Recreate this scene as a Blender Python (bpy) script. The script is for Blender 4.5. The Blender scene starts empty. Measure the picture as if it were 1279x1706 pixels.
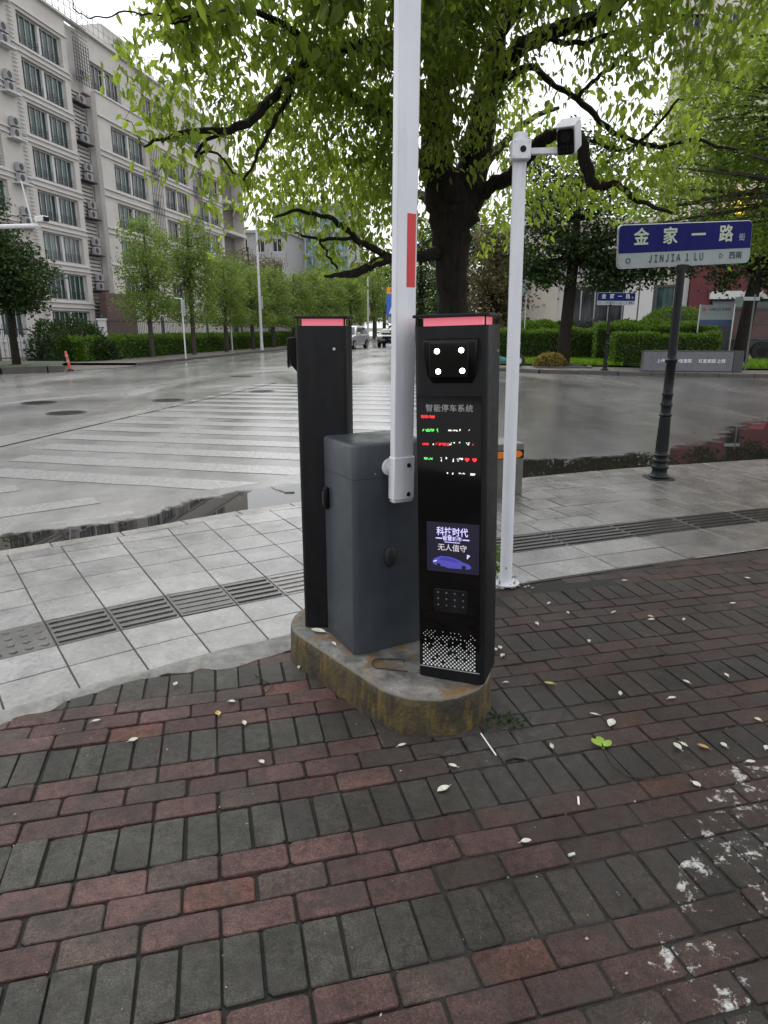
import bpy, bmesh, math, random
import numpy as np
from mathutils import Vector, Matrix
R = math.radians
random.seed(7); RNG = np.random.default_rng(11)
SC = bpy.context.scene
COL = SC.collection

# ------------------------------------------------------------------ camera
EYE = 1.55; PITCH = R(15.25); FPX = 1130.0; CX, CY = 639.5, 853.0
cam_d = bpy.data.cameras.new('camera'); cam = bpy.data.objects.new('camera', cam_d); COL.objects.link(cam)
cam.location = (0, 0, EYE); cam.rotation_euler = (R(90) - PITCH, 0, 0)
cam_d.sensor_fit = 'VERTICAL'; cam_d.sensor_height = 24.0; cam_d.lens = 24.0 * FPX / 1706.0
cam_d.clip_start = 0.05; cam_d.clip_end = 2000
SC.camera = cam

# ------------------------------------------------------------------ world, sun, exposure
SUN_EL, SUN_AZ = 58.0, -20.0          # azimuth: from +Y towards +X
w = bpy.data.worlds.new('World'); SC.world = w; w.use_nodes = True
nt = w.node_tree; nt.nodes.clear()
wo = nt.nodes.new('ShaderNodeOutputWorld'); bg = nt.nodes.new('ShaderNodeBackground')
sky = nt.nodes.new('ShaderNodeTexSky'); sky.sky_type = 'NISHITA'; sky.sun_disc = False
sky.sun_elevation = R(SUN_EL); sky.sun_rotation = R(SUN_AZ); sky.air_density = 1.6; sky.dust_density = 6.0; sky.ozone_density = 1.0
hs = nt.nodes.new('ShaderNodeHueSaturation'); hs.inputs['Saturation'].default_value = 0.10
mixw = nt.nodes.new('ShaderNodeMix'); mixw.data_type = 'RGBA'; mixw.inputs['Factor'].default_value = 0.62
mixw.inputs['B'].default_value = (9.6, 9.75, 10.1, 1)        # even cloud layer in front of the clear sky
nt.links.new(sky.outputs[0], hs.inputs['Color']); nt.links.new(hs.outputs[0], mixw.inputs['A'])
nt.links.new(mixw.outputs['Result'], bg.inputs['Color']); bg.inputs['Strength'].default_value = 0.14
nt.links.new(bg.outputs[0], wo.inputs['Surface'])
sl = bpy.data.lights.new('sun', 'SUN'); sl.energy = 0.8; sl.angle = R(80); sl.color = (1, .97, .92)
so = bpy.data.objects.new('sun', sl); COL.objects.link(so)
sd = Vector((math.sin(R(SUN_AZ)) * math.cos(R(SUN_EL)), math.cos(R(SUN_AZ)) * math.cos(R(SUN_EL)), math.sin(R(SUN_EL))))
so.rotation_euler = (-sd).to_track_quat('-Z', 'Y').to_euler(); so.location = (0, 0, 30)
SC.view_settings.view_transform = 'Standard'; SC.view_settings.look = 'None'
SC.view_settings.exposure = 0.42; SC.view_settings.gamma = 1.0; SC.view_settings.use_curve_mapping = False
SC.cycles.max_bounces = 8; SC.cycles.diffuse_bounces = 3; SC.cycles.glossy_bounces = 4; SC.cycles.transmission_bounces = 4
SC.cycles.caustics_reflective = False; SC.cycles.caustics_refractive = False

# ------------------------------------------------------------------ helpers
_cp, _sp = math.cos(PITCH), math.sin(PITCH)
def at(px, py, Y):
    """point of the place seen at photo pixel (px, py) at forward distance Y"""
    a = (px - CX) / FPX; b = (py - CY) / FPX
    d = (a, _cp - b * _sp, -_sp - b * _cp); t = Y / d[1]
    return Vector((d[0] * t, Y, EYE + d[2] * t))
def gnd(px, py, z=0.0):
    a = (px - CX) / FPX; b = (py - CY) / FPX
    d = (a, _cp - b * _sp, -_sp - b * _cp); t = (z - EYE) / d[2]
    return Vector((d[0] * t, d[1] * t, z))
def zc(p): return p[1] * _cp - (p[2] - EYE) * _sp

class MB:
    def __init__(s): s.v = []; s.f = []; s.m = []
    def add(s, vs, fs, mi=0):
        o = len(s.v); s.v += [tuple(v) for v in vs]; s.f += [tuple(i + o for i in f) for f in fs]; s.m += [mi] * len(fs); return s
    def box(s, c, d, rz=0.0, mi=0, M=None):
        x, y, z = d[0] / 2, d[1] / 2, d[2] / 2; ca, sa = math.cos(rz), math.sin(rz); vs = []
        for k in (-z, z):
            for (i, j) in ((-x, -y), (x, -y), (x, y), (-x, y)):
                p = Vector((c[0] + i * ca - j * sa, c[1] + i * sa + j * ca, c[2] + k)); vs.append(M @ p if M else p)
        return s.add(vs, [(0, 3, 2, 1), (4, 5, 6, 7), (0, 1, 5, 4), (1, 2, 6, 5), (2, 3, 7, 6), (3, 0, 4, 7)], mi)
    def prism(s, poly, z0, z1, mi=0, M=None, mt=None):
        n = len(poly); vs = [Vector((p[0], p[1], z0)) for p in poly] + [Vector((p[0], p[1], z1)) for p in poly]
        if M: vs = [M @ v for v in vs]
        o = len(s.f); s.add(vs, [tuple(range(n - 1, -1, -1)), tuple(range(n, 2 * n))] + [(i, (i + 1) % n, n + (i + 1) % n, n + i) for i in range(n)], mi)
        if mt is not None: s.m[o + 1] = mt
        return s
    def tube(s, pts, rad, n=8, cap=True, mi=0):
        pts = [Vector(p) for p in pts]
        if not hasattr(rad, '__len__'): rad = [rad] * len(pts)
        rings = []; up = None
        for i, p in enumerate(pts):
            t = (pts[min(i + 1, len(pts) - 1)] - pts[max(i - 1, 0)]); t = t.normalized() if t.length > 1e-9 else Vector((0, 0, 1))
            if up is None: up = t.orthogonal().normalized()
            up = (up - t * up.dot(t)); up = up.normalized() if up.length > 1e-6 else t.orthogonal().normalized()
            b = t.cross(up); rings.append([p + (up * math.cos(2 * math.pi * k / n) + b * math.sin(2 * math.pi * k / n)) * rad[i] for k in range(n)])
        vs = [v for r in rings for v in r]; fs = []
        for i in range(len(pts) - 1):
            for k in range(n): fs.append((i * n + k, i * n + (k + 1) % n, (i + 1) * n + (k + 1) % n, (i + 1) * n + k))
        if cap: fs.append(tuple(range(n - 1, -1, -1))); fs.append(tuple((len(pts) - 1) * n + k for k in range(n)))
        return s.add(vs, fs, mi)
    def lathe(s, prof, n=20, c=(0, 0, 0), mi=0):
        vs = []; fs = []
        for (r, z) in prof:
            for k in range(n):
                a = 2 * math.pi * k / n; vs.append((c[0] + r * math.cos(a), c[1] + r * math.sin(a), c[2] + z))
        for i in range(len(prof) - 1):
            for k in range(n): fs.append((i * n + k, i * n + (k + 1) % n, (i + 1) * n + (k + 1) % n, (i + 1) * n + k))
        fs.append(tuple(range(n - 1, -1, -1))); fs.append(tuple((len(prof) - 1) * n + k for k in range(n)))
        return s.add(vs, fs, mi)
    def disc(s, c, r, nrm, h=0.004, n=16, mi=0):
        nrm = Vector(nrm).normalized(); c = Vector(c)
        return s.tube([c, c + nrm * h], r, n, True, mi)
    def build(s, name, mats, parent=None, bevel=0, smooth=False, seg=2):
        me = bpy.data.meshes.new(name); me.from_pydata(s.v, [], s.f)
        if not isinstance(mats, (list, tuple)): mats = [mats]
        for m in mats: me.materials.append(m)
        if len(mats) > 1: me.polygons.foreach_set('material_index', s.m)
        if smooth: me.polygons.foreach_set('use_smooth', [True] * len(me.polygons))
        me.update(); o = bpy.data.objects.new(name, me); COL.objects.link(o)
        if parent: o.parent = parent
        if bevel:
            b = o.modifiers.new('bevel', 'BEVEL'); b.width = bevel; b.segments = seg; b.limit_method = 'ANGLE'; b.angle_limit = R(40)
            me.polygons.foreach_set('use_smooth', [True] * len(me.polygons))
            if hasattr(me, 'set_sharp_from_angle'): me.set_sharp_from_angle(angle=R(40))
        elif smooth and hasattr(me, 'set_sharp_from_angle'): me.set_sharp_from_angle(angle=R(50))
        return o
def thing(name, label, cat, loc=(0, 0, 0), rz=0.0, group=None):
    o = bpy.data.objects.new(name, None); o.empty_display_size = .1; COL.objects.link(o)
    o.location = loc; o.rotation_euler = (0, 0, rz); o['label'] = label; o['category'] = cat
    if group: o['group'] = group
    return o
def tag(o, label, cat, group=None):
    o['label'] = label; o['category'] = cat
    if group: o['group'] = group
    return o
def struct(o, kind='structure'): o['kind'] = kind; return o
def copy_tree(o, parent=None):
    c = o.copy(); COL.objects.link(c); c.parent = parent
    for ch in list(o.children): copy_tree(ch, c)
    return c
def raw_mesh(name, V, F, mats, attr=None, parent=None, smooth=False, midx=None):
    """fast mesh from numpy arrays; F is (n,3) or (n,4); attr: dict name -> per vertex float / rgb"""
    me = bpy.data.meshes.new(name); V = np.asarray(V, np.float32); F = np.asarray(F, np.int32)
    me.vertices.add(len(V)); me.vertices.foreach_set('co', V.ravel())
    k = F.shape[1]; me.loops.add(F.size); me.loops.foreach_set('vertex_index', F.ravel())
    me.polygons.add(len(F)); me.polygons.foreach_set('loop_start', np.arange(0, F.size, k, dtype=np.int32))
    if smooth: me.polygons.foreach_set('use_smooth', np.ones(len(F), bool))
    if not isinstance(mats, (list, tuple)): mats = [mats]
    for m in mats: me.materials.append(m)
    if midx is not None: me.polygons.foreach_set('material_index', np.asarray(midx, np.int32))
    for a, d in (attr or {}).items():
        d = np.asarray(d, np.float32)
        if d.ndim == 1: me.attributes.new(a, 'FLOAT', 'POINT').data.foreach_set('value', d)
        else: me.attributes.new(a, 'FLOAT_COLOR', 'POINT').data.foreach_set('color', np.c_[d, np.ones(len(d))].astype(np.float32).ravel())
    me.update(calc_edges=True); me.validate()
    o = bpy.data.objects.new(name, me); COL.objects.link(o)
    if parent: o.parent = parent
    return o
def text_obj(name, body, size, mat, M, parent=None, bold=0.0, ext=0.001, sx=1.0, spacing=1.0, align='CENTER', fat=0.0):
    cu = bpy.data.curves.new(name, 'FONT'); cu.body = body; cu.size = size; cu.align_x = align; cu.align_y = 'CENTER'
    cu.extrude = ext; cu.offset = bold; cu.space_character = spacing; cu.resolution_u = 3
    t = bpy.data.objects.new(name + '_curve', cu); COL.objects.link(t); bpy.context.view_layer.update()
    dg = bpy.context.evaluated_depsgraph_get(); me = bpy.data.meshes.new_from_object(t.evaluated_get(dg))
    bpy.data.objects.remove(t); bpy.data.curves.remove(cu); me.name = name
    if fat:                                              # heavier strokes: the glyphs repeated a hair apart, each a little prouder
        vs = [v.co.copy() for v in me.vertices]; fs = [tuple(p.vertices) for p in me.polygons]; q = MB()
        for i, (dx, dy) in enumerate(((-1, 0), (1, 0), (0, .8), (0, -.8), (0, 0))): q.add([v + Vector((dx * fat, dy * fat, i * .00022)) for v in vs], fs)
        m2 = bpy.data.meshes.new(name); m2.from_pydata(q.v, [], q.f); m2.update(); bpy.data.meshes.remove(me); me = m2
    me.transform(M @ Matrix.Diagonal((sx, 1, 1, 1))); me.materials.clear(); me.materials.append(mat)
    o = bpy.data.objects.new(name, me); COL.objects.link(o)
    if parent: o.parent = parent
    return o
def frameM(o, x, z):
    """matrix whose local x runs along x, local y along z (upright text), local z out of the face"""
    x = Vector(x).normalized(); z = Vector(z).normalized(); n = x.cross(z)
    M = Matrix((x, z, n)).transposed().to_4x4(); M.translation = Vector(o); return M

# ------------------------------------------------------------------ materials
def nodes(name):
    m = bpy.data.materials.new(name); m.use_nodes = True; t = m.node_tree
    return m, t, t.nodes['Principled BSDF'], t.nodes['Material Output']
def N(t, typ, **kw):
    n = t.nodes.new(typ)
    for k, v in kw.items():
        if k in n.inputs.keys() if hasattr(n.inputs, 'keys') else False: n.inputs[k].default_value = v
        else: setattr(n, k, v)
    return n
def noise(t, scale, detail=5, rough=.55, coord=None, dist=0.0):
    n = t.nodes.new('ShaderNodeTexNoise'); n.inputs['Scale'].default_value = scale; n.inputs['Detail'].default_value = detail
    n.inputs['Roughness'].default_value = rough; n.inputs['Distortion'].default_value = dist
    if coord is not None: t.links.new(coord, n.inputs['Vector'])
    return n.outputs['Fac']
def ramp(t, fac, stops):
    r = t.nodes.new('ShaderNodeValToRGB'); el = r.color_ramp.elements
    while len(el) < len(stops): el.new(.5)
    for e, (p, c) in zip(el, stops): e.position = p; e.color = (*c, 1) if hasattr(c, '__len__') else (c, c, c, 1)
    t.links.new(fac, r.inputs['Fac']); return r.outputs['Color']
def mixc(t, fac, a, b, mode='MIX'):
    n = t.nodes.new('ShaderNodeMix'); n.data_type = 'RGBA'; n.blend_type = mode
    for s, v in (('Factor', fac), ('A', a), ('B', b)):
        if isinstance(v, bpy.types.NodeSocket): t.links.new(v, n.inputs[s])
        elif s == 'Factor': n.inputs[s].default_value = v
        else: n.inputs[s].default_value = (*v, 1)
    return n.outputs['Result']
def math_(t, op, a, b=0.0):
    n = t.nodes.new('ShaderNodeMath'); n.operation = op
    for i, v in enumerate((a, b)):
        if isinstance(v, bpy.types.NodeSocket): t.links.new(v, n.inputs[i])
        else: n.inputs[i].default_value = v
    return n.outputs[0]
def bump(t, bsdf, h, strength=.3, dist=.01):
    b = t.nodes.new('ShaderNodeBump'); b.inputs['Strength'].default_value = strength; b.inputs['Distance'].default_value = dist
    t.links.new(h, b.inputs['Height']); t.links.new(b.outputs[0], bsdf.inputs['Normal'])
def objco(t): return t.nodes.new('ShaderNodeTexCoord').outputs['Object']
def geoco(t): return t.nodes.new('ShaderNodeNewGeometry').outputs['Position']
def pm(name, col, rough=.5, metal=0.0, var=.12, vs=6.0, bs=0.0, bscale=80.0, spec=.5, coat=0.0, rvar=.1, dirt=0.0, dcol=(.10, .095, .085)):
    """painted / stone / metal surface: broad tone variation, roughness variation, optional fine bump"""
    m, t, b, o = nodes(name); co = objco(t)
    f = noise(t, vs, 6, .6, co)
    lo = tuple(c * (1 - var) for c in col); hi = tuple(min(1, c * (1 + var)) for c in col)
    cc = ramp(t, f, [(.3, lo), (.7, hi)])
    if dirt:
        mp = t.nodes.new('ShaderNodeMapping'); t.links.new(co, mp.inputs['Vector']); mp.inputs['Scale'].default_value = (1, 1, .12)
        cc = mixc(t, ramp(t, noise(t, 24, 8, .7, mp.outputs[0]), [(.50, 0.0), (.72, dirt)]), cc, dcol)
        cc = mixc(t, ramp(t, noise(t, 60, 6, .75, co), [(.63, 0.0), (.72, min(1, dirt * 1.6))]), cc, dcol)
    t.links.new(cc, b.inputs['Base Color'])
    t.links.new(ramp(t, noise(t, vs * 2.3, 5, .6, co), [(.3, max(.02, rough - rvar)), (.7, min(1, rough + rvar))]), b.inputs['Roughness'])
    b.inputs['Metallic'].default_value = metal; b.inputs['Specular IOR Level'].default_value = spec
    if coat: b.inputs['Coat Weight'].default_value = coat; b.inputs['Coat Roughness'].default_value = .08
    if bs: bump(t, b, noise(t, bscale, 4, .6, co), bs, .004)
    return m
def emis(name, col, st, base=None):
    m, t, b, o = nodes(name); b.inputs['Base Color'].default_value = (*(base or col), 1); b.inputs['Roughness'].default_value = .3
    b.inputs['Emission Color'].default_value = (*col, 1); b.inputs['Emission Strength'].default_value = st; return m
def leafmat(name, dark, light, trans, tw=.4, rough=.45):
    m, t, b, o = nodes(name); a = t.nodes.new('ShaderNodeAttribute'); a.attribute_name = 'tint'
    c = ramp(t, a.outputs['Fac'], [(0, dark), (1, light)]); t.links.new(c, b.inputs['Base Color']); b.inputs['Roughness'].default_value = rough
    b.inputs['Specular IOR Level'].default_value = .2
    tr = t.nodes.new('ShaderNodeBsdfTranslucent'); t.links.new(ramp(t, a.outputs['Fac'], [(0, tuple(x * .55 for x in trans)), (1, trans)]), tr.inputs['Color'])
    mx = t.nodes.new('ShaderNodeMixShader'); mx.inputs[0].default_value = tw
    t.links.new(b.outputs[0], mx.inputs[1]); t.links.new(tr.outputs[0], mx.inputs[2]); t.links.new(mx.outputs[0], o.inputs['Surface']); return m

M = {}
M['black'] = pm('black_paint', (.0045, .005, .006), .46, var=.25, vs=9, rvar=.08, spec=.25, dirt=.22, dcol=(.03, .029, .027))
M['gloss'] = pm('gloss_black_glass', (.003, .003, .003), .07, var=.2, rvar=.02, spec=.3)
M['matte_black'] = pm('matte_black', (.003, .003, .0035), .5, spec=.2)
M['slate'] = pm('slate_grey_paint', (.037, .044, .053), .42, var=.12, vs=5, bs=.05, bscale=500, rvar=.12, dirt=.16, dcol=(.10, .10, .10))
M['white'] = pm('white_paint', (.68, .69, .74), .38, var=.06, vs=4, dirt=.22, dcol=(.34, .33, .31))
M['white_dirty'] = pm('weathered_white_paint', (.60, .60, .62), .45, var=.10, vs=7, dirt=.5, dcol=(.22, .21, .19))
M['red_film'] = pm('red_reflective_film', (.55, .025, .03), .3, var=.06)
M['steel'] = pm('steel', (.45, .46, .48), .35, 1.0, vs=20)
M['rubber'] = pm('rubber', (.012, .012, .012), .7)
M['iron'] = pm('dark_iron_paint', (.007, .009, .010), .42, var=.3, vs=14, rvar=.12, bs=.1, bscale=120, spec=.22)
M['blue'] = pm('sign_blue', (.005, .008, .10), .5, var=.10, spec=.12, dirt=.15, dcol=(.04, .045, .08))
M['signwhite'] = pm('sign_white', (.29, .33, .33), .5, var=.08, spec=.15, dirt=.25, dcol=(.15, .15, .14))
M['lettering'] = pm('pale_lettering', (.40, .46, .34), .4, var=.05)
M['ink'] = pm('dark_ink', (.02, .022, .04), .5)
M['red_ink'] = pm('red_ink', (.5, .04, .04), .5)
M['grey_text'] = pm('silver_print', (.32, .32, .33), .5)
M['print_white'] = pm('white_print', (.75, .76, .74), .5, var=.03)
M['red_lamp'] = emis('red_light_strip', (.90, .15, .22), .42, (.6, .2, .25))
M['led_white'] = emis('white_led', (1, .97, .9), 6)
M['led_red'] = emis('red_led', (1, .03, .04), 1.1)
M['led_green'] = emis('green_led', (.15, 1, .15), .8)
M['led_pale'] = emis('pale_led', (.9, 1, .85), .8)
M['screen'] = emis('screen_background', (.005, .004, .014), 1.0, (.01, .01, .012))
M['scr_title'] = emis('screen_lilac', (.55, .52, .9), .62)
M['scr_text'] = emis('screen_beige', (.5, .45, .5), .5)
M['scr_blue'] = emis('screen_blue', (.06, .055, .3), .55)
M['scr_blue2'] = emis('screen_dim_blue', (.03, .028, .2), .8)

# ------------------------------------------------------------------ ground materials
def mat_brick():
    m, t, b, o = nodes('paving_brick'); a = t.nodes.new('ShaderNodeAttribute'); a.attribute_name = 'col'; co = geoco(t)
    f1 = noise(t, 9, 6, .65, co); f2 = noise(t, 190, 4, .7, co); f3 = noise(t, 1.1, 3, .5, co)
    c = mixc(t, 1.0, a.outputs['Color'], ramp(t, f1, [(.25, .72), (.75, 1.22)]), 'MULTIPLY')
    c = mixc(t, 1.0, c, ramp(t, f2, [(.32, .45), (.5, 1.0), (.68, 1.75)]), 'MULTIPLY')
    c = mixc(t, 1.0, c, ramp(t, noise(t, 31, 7, .72, co), [(.34, .55), (.5, 1.0), (.66, 1.3)]), 'MULTIPLY'); c = mixc(t, 1.0, c, ramp(t, noise(t, 2.3, 5, .6, co), [(.36, .70), (.6, 1.12)]), 'MULTIPLY')
    spk = ramp(t, noise(t, 420, 2, .6, co), [(.68, 0.0), (.74, .8)]); c = mixc(t, spk, c, (.17, .165, .15))
    dirt = ramp(t, noise(t, 4.3, 7, .7, co), [(.48, 0.0), (.66, .7)])
    c = mixc(t, dirt, c, (.032, .030, .028))
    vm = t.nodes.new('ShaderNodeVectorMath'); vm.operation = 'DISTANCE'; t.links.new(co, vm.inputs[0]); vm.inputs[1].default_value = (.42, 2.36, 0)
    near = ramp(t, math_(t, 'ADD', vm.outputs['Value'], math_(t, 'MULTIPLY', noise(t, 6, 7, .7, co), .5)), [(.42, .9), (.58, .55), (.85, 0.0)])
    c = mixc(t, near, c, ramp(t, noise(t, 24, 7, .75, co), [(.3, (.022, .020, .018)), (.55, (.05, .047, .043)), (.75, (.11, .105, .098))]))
    sp = t.nodes.new('ShaderNodeSeparateXYZ'); t.links.new(co, sp.inputs[0])
    # worn remains of an old white line near the right edge: x = 1.32 - .30*(y-1.0)... band
    p0 = gnd(1150, 1690); p1 = gnd(1248, 1290); dx, dy = p1.x - p0.x, p1.y - p0.y; L = math.hypot(dx, dy)
    sx = math_(t, 'SUBTRACT', sp.outputs[0], p0.x); sy = math_(t, 'SUBTRACT', sp.outputs[1], p0.y)
    d = math_(t, 'ABSOLUTE', math_(t, 'SUBTRACT', math_(t, 'MULTIPLY', sx, dy / L), math_(t, 'MULTIPLY', sy, dx / L)))
    lim = math_(t, 'LESS_THAN', math_(t, 'ADD', d, math_(t, 'MULTIPLY', noise(t, 7, 2, .5, co), .12)), .17)
    ex = math_(t, 'MULTIPLY', ramp(t, math_(t, 'ADD', noise(t, 24, 8, .72, co), math_(t, 'MULTIPLY', noise(t, 4.5, 3, .5, co), .6)), [(.86, 0.0), (.93, 1.0)]), lim)
    yl = math_(t, 'LESS_THAN', sp.outputs[1], p1.y + .05); ex = math_(t, 'MULTIPLY', ex, yl)
    c = mixc(t, math_(t, 'MULTIPLY', ex, ramp(t, noise(t, 70, 5, .7, co), [(.35, .35), (.6, 1.0)])), c, (.44, .44, .42)); t.links.new(c, b.inputs['Base Color'])
    r = ramp(t, f3, [(.35, .40), (.65, .66)]); t.links.new(r, b.inputs['Roughness'])
    b.inputs['Specular IOR Level'].default_value = .22
    h = math_(t, 'ADD', math_(t, 'MULTIPLY', f2, .5), math_(t, 'MULTIPLY', noise(t, 620, 2, .6, co), .6))
    bump(t, b, h, .55, .004); return m
def mat_soil(name, c0, c1, rough=.85, s=30):
    m, t, b, o = nodes(name); co = geoco(t)
    t.links.new(ramp(t, noise(t, s, 7, .7, co), [(.3, c0), (.7, c1)]), b.inputs['Base Color']); b.inputs['Roughness'].default_value = rough
    bump(t, b, noise(t, s * 4, 5, .7, co), .6, .01); return m
def mat_asphalt(name='wet_asphalt'):
    m, t, b, o = nodes(name); co = geoco(t)
    mp = t.nodes.new('ShaderNodeMapping'); t.links.new(co, mp.inputs['Vector']); mp.inputs['Rotation'].default_value = (0, 0, R(10)); mp.inputs['Scale'].default_value = (1, .35, 1)
    big = noise(t, .34, 6, .62, mp.outputs[0], 1.0); fine = noise(t, 90, 4, .7, co); mid = noise(t, 2.2, 6, .65, co)
    c = ramp(t, big, [(.3, (.15, .147, .145)), (.7, (.23, .226, .222))])
    c = mixc(t, 1.0, c, ramp(t, mid, [(.3, .75), (.7, 1.2)]), 'MULTIPLY'); c = mixc(t, 1.0, c, ramp(t, fine, [(.3, .6), (.7, 1.4)]), 'MULTIPLY')
    sx_ = t.nodes.new('ShaderNodeSeparateXYZ'); t.links.new(co, sx_.inputs[0]); damp_shade = ramp(t, math_(t, 'ADD', math_(t, 'MULTIPLY', sx_.outputs[0], .22), math_(t, 'MULTIPLY', big, 1.2)), [(.62, 1.0), (1.2, .46)])
    c = mixc(t, 1.0, c, damp_shade, 'MULTIPLY'); t.links.new(c, b.inputs['Base Color'])  # road darkens rightward: dampness plus tree shade put into the colour
    t.links.new(ramp(t, big, [(.36, .13), (.5, .21), (.66, .31)]), b.inputs['Roughness']); b.inputs['Specular IOR Level'].default_value = .75
    bump(t, b, math_(t, 'ADD', fine, math_(t, 'MULTIPLY', mid, .7)), .22, .006); return m
def mat_paint_line():
    m, t, b, o = nodes('worn_white_road_paint'); co = geoco(t)
    wv = noise(t, 26, 6, .75, co); c = ramp(t, wv, [(.36, (.18, .18, .178)), (.54, (.28, .28, .276)), (.72, (.36, .36, .355))])
    t.links.new(c, b.inputs['Base Color']); b.inputs['Roughness'].default_value = .26; b.inputs['Specular IOR Level'].default_value = .7
    bump(t, b, noise(t, 90, 4, .7, co), .2, .005); return m
def mat_tile():
    m, t, b, o = nodes('paving_tile'); a = t.nodes.new('ShaderNodeAttribute'); a.attribute_name = 'col'; co = geoco(t)
    f2 = noise(t, 230, 3, .7, co); f1 = noise(t, 5, 6, .65, co)
    c = mixc(t, 1.0, a.outputs['Color'], ramp(t, f1, [(.28, .78), (.72, 1.12)]), 'MULTIPLY')
    c = mixc(t, 1.0, c, ramp(t, noise(t, 1.7, 8, .7, co, .5), [(.36, .62), (.56, 1.05)]), 'MULTIPLY'); c = mixc(t, 1.0, c, ramp(t, noise(t, 42, 6, .75, co), [(.33, .72), (.55, 1.05)]), 'MULTIPLY')
    c = mixc(t, 1.0, c, ramp(t, f2, [(.3, .72), (.55, 1.0), (.75, 1.2)]), 'MULTIPLY'); t.links.new(c, b.inputs['Base Color'])
    t.links.new(ramp(t, noise(t, 1.6, 4, .6, co), [(.35, .14), (.65, .36)]), b.inputs['Roughness']); b.inputs['Specular IOR Level'].default_value = .42
    bump(t, b, f2, .25, .003); return m
def mat_water():
    m = mat_asphalt('puddle_water'); t = m.node_tree; b0 = t.nodes['Principled BSDF']; o = t.nodes['Material Output']; co = geoco(t); b = t.nodes.new('ShaderNodeBsdfPrincipled')
    a = t.nodes.new('ShaderNodeAttribute'); a.attribute_name = 'depth'; mx = t.nodes.new('ShaderNodeMixShader')
    f = math_(t, 'ADD', a.outputs['Fac'], math_(t, 'MULTIPLY', math_(t, 'SUBTRACT', noise(t, 4.5, 8, .72, co), .5), 1.1))
    t.links.new(ramp(t, f, [(.40, 0.0), (.52, .7), (.62, 1.0)]), mx.inputs[0]); t.links.new(b0.outputs[0], mx.inputs[1]); t.links.new(b.outputs[0], mx.inputs[2]); t.links.new(mx.outputs[0], o.inputs['Surface'])
    b.inputs['Base Color'].default_value = (.016, .015, .013, 1); b.inputs['Roughness'].default_value = .015
    b.inputs['IOR'].default_value = 1.33; b.inputs['Specular IOR Level'].default_value = .62
    bump(t, b, noise(t, 3.0, 2, .5, co), .02, .01); return m
def mat_grass(name, c0, c1):
    m, t, b, o = nodes(name); co = geoco(t)
    c = ramp(t, noise(t, 1.2, 6, .7, co), [(.3, c0), (.7, c1)]); c = mixc(t, 1.0, c, ramp(t, noise(t, 40, 4, .7, co), [(.3, .6), (.7, 1.4)]), 'MULTIPLY')
    t.links.new(c, b.inputs['Base Color']); b.inputs['Roughness'].default_value = .7; bump(t, b, noise(t, 60, 4, .7, co), .8, .05); return m
M['brick'] = mat_brick(); M['joint'] = mat_soil('joint_soil', (.006, .006, .005), (.019, .019, .015), .9, 40)
M['asphalt'] = mat_asphalt(); M['line'] = mat_paint_line(); M['tile'] = mat_tile(); M['water'] = mat_water()
M['grout'] = mat_soil('tile_grout', (.06, .057, .052), (.22, .21, .19), .8, 9)  # pale tone stands for sky reflected in the wet joints
M['grout_dark'] = mat_soil('dark_tile_grout', (.012, .012, .010), (.045, .043, .036), .8, 20)
M['cement'] = mat_soil('rough_cement', (.10, .10, .095), (.27, .265, .25), .7, 14)
M['kerb'] = pm('kerb_stone', (.21, .205, .195), .4, var=.25, vs=3, bs=.3, bscale=90)
M['kerb_old'] = pm('old_kerb_stone', (.06, .056, .05), .55, var=.3, vs=2, bs=.3, bscale=60)
M['grass'] = mat_grass('lawn_soil', (.055, .11, .018), (.10, .19, .03)); M['earth'] = mat_grass('planted_ground', (.03, .04, .02), (.05, .07, .025))
M['farpave'] = pm('far_pavement', (.15, .135, .125), .35, var=.2, vs=1.2)

# ------------------------------------------------------------------ ground, road
def sheet(name, pts, z, mat):
    b = MB(); b.add([(p[0], p[1], z) for p in pts], [tuple(range(len(pts)))]); return struct(b.build(name, mat))
sheet('ground', [(-900, -60), (900, -60), (900, 1200), (-900, 1200)], -.09, M['earth'])
sheet('road', [(-60, -8), (60, -8), (60, 20), (20, 70), (70, 400), (30, 400), (-60, 40)], -.034, M['asphalt'])

def smooth_poly(P, n=8):
    P = [Vector((*p, 0)) for p in P]; out = []
    for i in range(len(P) - 1):
        p0, p1, p2, p3 = P[max(i - 1, 0)], P[i], P[i + 1], P[min(i + 2, len(P) - 1)]
        for k in range(n):
            t = k / n; out.append(.5 * ((2 * p1) + (p2 - p0) * t + (2 * p0 - 5 * p1 + 4 * p2 - p3) * t * t + (3 * p1 - p0 - 3 * p2 + p3) * t ** 3))
    out.append(P[-1]); return [(p.x, p.y) for p in out]
BORDER = smooth_poly([(-4.6, -.4), (-3.4, .95), (-2.45, 1.85), (-1.6, 2.5), (-.9, 2.99), (-.40, 3.28), (.3, 3.68), (.83, 3.97), (1.42, 4.2), (2.03, 4.43), (2.8, 4.7), (4.5, 5.25), (7, 6.0), (12, 7.4)])
KERB = smooth_poly([(-7.2, .9), (-5.2, 2.75), (-3.6, 4.0), (-2.75, 4.62), (-2.03, 5.11), (-1.35, 5.66), (-.6, 6.12), (.4, 6.6), (1.47, 7.04), (2.28, 7.38), (3.04, 7.65), (4.67, 8.13), (7, 8.8), (14, 10.7)])
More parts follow.
